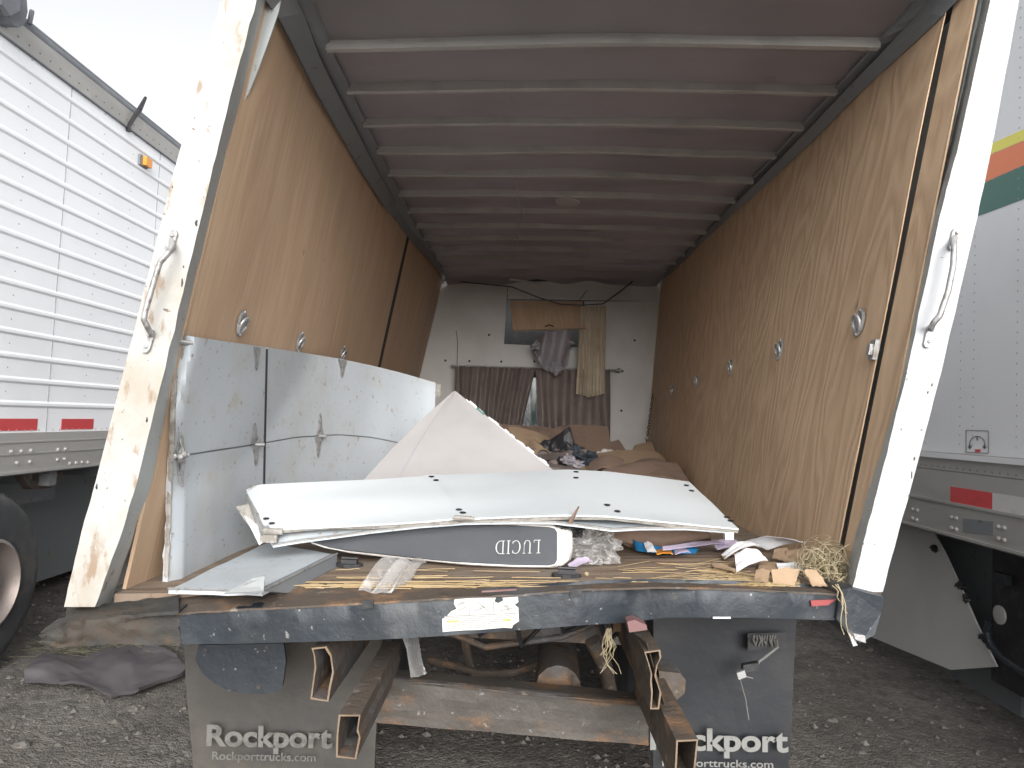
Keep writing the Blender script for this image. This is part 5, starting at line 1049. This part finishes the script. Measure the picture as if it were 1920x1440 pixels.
# lifting decal: outlined square with an arc and two feet
m = MB()
def seg(m, x0, y0, x1, y1, w_=1.6, off=.003):
    d = V((x1-x0, y1-y0, 0)).normalized(); nx, ny = -d.y*w_/2, d.x*w_/2
    m.prism([PX(x0+nx, y0+ny, XR-off), PX(x1+nx, y1+ny, XR-off), PX(x1-nx, y1-ny, XR-off), PX(x0-nx, y0-ny, XR-off)], (.001, 0, 0))
for s_ in ((1811, 807, 1853, 808), (1853, 808, 1853, 850), (1853, 850, 1811, 848), (1811, 848, 1811, 807)): seg(m, *s_)
for k in range(8):
    t0, t1 = math.pi*k/8, math.pi*(k+1)/8; seg(m, 1832-14*math.cos(t0), 832-14*math.sin(t0), 1832-14*math.cos(t1), 832-14*math.sin(t1), 2)
seg(m, 1818, 832, 1818, 842, 3); seg(m, 1846, 832, 1846, 842, 3); seg(m, 1815, 838, 1822, 838, 3); seg(m, 1842, 838, 1849, 838, 3); seg(m, 1832, 818, 1832, 826, 3)
m.build('decal', 'ink', rt_)
m = MB(); seg(m, 1828, 845, 1838, 845, 5, .0035); m.build('decal_mark', 'red_tape', rt_)
m = MB(); m.box((XR, .2, zb_-.02), (XR+2.4, 14, zb_-.004)); m.build('underside', 'rail_dark', rt_)
# skirt panel and landing gear below
sk = [(1600, 975), (1742, 985), (1770, 1035), (1800, 1100), (1835, 1180), (1868, 1250), (1782, 1256), (1700, 1222), (1600, 1180)]
m = MB(); m.prism([PX(x, y, XR+.25) for x, y in sk], (.012, 0, 0)); o = m.build('skirt_panel', 'skirt', rt_); o['label'] = 'grey angled panel hanging under the trailer'
for x, y in ((1752, 1028), (1800, 1098), (1812, 1122), (1845, 1196), (1857, 1210)):
    m = MB(); m.blob(PX(x, y, XR+.24), (.02, .03, .022), .4, 3, nu=10, nv=8, seed=x); m.build('skirt_tie', 'black', o)
m = MB(); m.box((XR+.3, 2.9, 0.0), (XR+2.0, 3.3, zb_-.03)); m.build('landing_gear', 'rail_dark', rt_)
m = MB(); m.box((XR+.28, 1.2, .25), (XR+.30, 4.2, zb_-.03)); m.build('inner_guard', 'black', rt_)
m = MB(); p = PX(1876, 1153, XR+.2); m.lathe(p, NXm, [(.05, 0), (.05, .01), (.03, .014)], 20); m.build('hub_disc', 'panel_grey', rt_)
m = MB(); m.tube([PX(x, y, XR+.2) for x, y in ((1856, 1165), (1850, 1185), (1858, 1210), (1880, 1235), (1925, 1265), (1990, 1300))], .02, 8); m.box(PX(1880, 1085, XR+.25)+V((-.02, -.05, -.03)), PX(1880, 1085, XR+.25)+V((.02, .05, .03))); m.build('brace_pipe', 'steel_dark', rt_, smooth=True)
m = MB(); m.box((XR+.45, 4.2, .05), (XR+.47, 8, zb_-.03)); m.build('far_guard', 'rail_dark', rt_)
for yy in (9.2, 10.5): trailer_wheel(V((XR+.25, yy, .53)), rt_, -1)
# ================================================================== debris on the ground at the left
m = MB()
def db(u, v):
    top = [(60, 1238), (120, 1228), (200, 1215), (260, 1210), (330, 1225)]; bot = [(45, 1275), (130, 1276), (190, 1300), (260, 1290), (345, 1258)]
    a_, b_ = frow(top, u), frow(bot, u); p = PZ(lerp(a_.x, b_.x, v), lerp(a_.y, b_.y, v), .06); return p+V((.03*noise.noise(V((u*9, v*4, 1))), .06*noise.noise(V((u*7, 3, 0)))*abs(2*v-1), .02*math.sin(v*3)+.05*noise.noise(V((u*4, v*2, 0)))+.008*noise.noise(V((u*14, v*9, 0)))))
m.grid(db, 60, 20, V((0, .01, -.02))); tag(m.build('bumper_debris', 'purple_sheet', smooth=True), 'torn mauve plastic bumper piece lying on the gravel by the tyre', 'debris')
m = MB(); rr = random.Random(6)
for i in range(160):
    p = PZ(rr.uniform(80, 330), rr.uniform(1205, 1235), .03); a_ = rr.uniform(0, 6.28); strand(m, p, p+V((math.cos(a_)*.18, math.sin(a_)*.18, rr.uniform(-.01, .07))), .0016, 3)
MT['dry_grass'] = pbr('dry_weeds', (.075, .072, .045), .9, layers=[((.13, .115, .07), 6, .45, .65, .7)])
tag(m.build('weeds', 'dry_grass', origin=(0, 0, 0)), 'dry weeds on the gravel under the bent sill end', 'weeds', kind='stuff')
rk = random.Random(9)
for i, (x, y, r) in enumerate(((255, 1332, .035), (1560, 1355, .03), (1615, 1415, .025), (40, 1400, .03))):
    m = MB(); c_ = PZ(x, y, .0); m.blob(c_+V((0, 0, r*.2)), (r*1.3, r, r*.6), .25, 2, nu=12, nv=8, seed=i*7); lb = ('grey stone on the gravel under the left mudflap corner', 'grey stone on the gravel right of the black mudflap', 'small stone on the gravel at the lower right', 'stone at the far lower left beside the tyre')[i]
    tag(m.build('stone', 'stone', smooth=False), lb, 'stone', 'loose stones on the gravel')
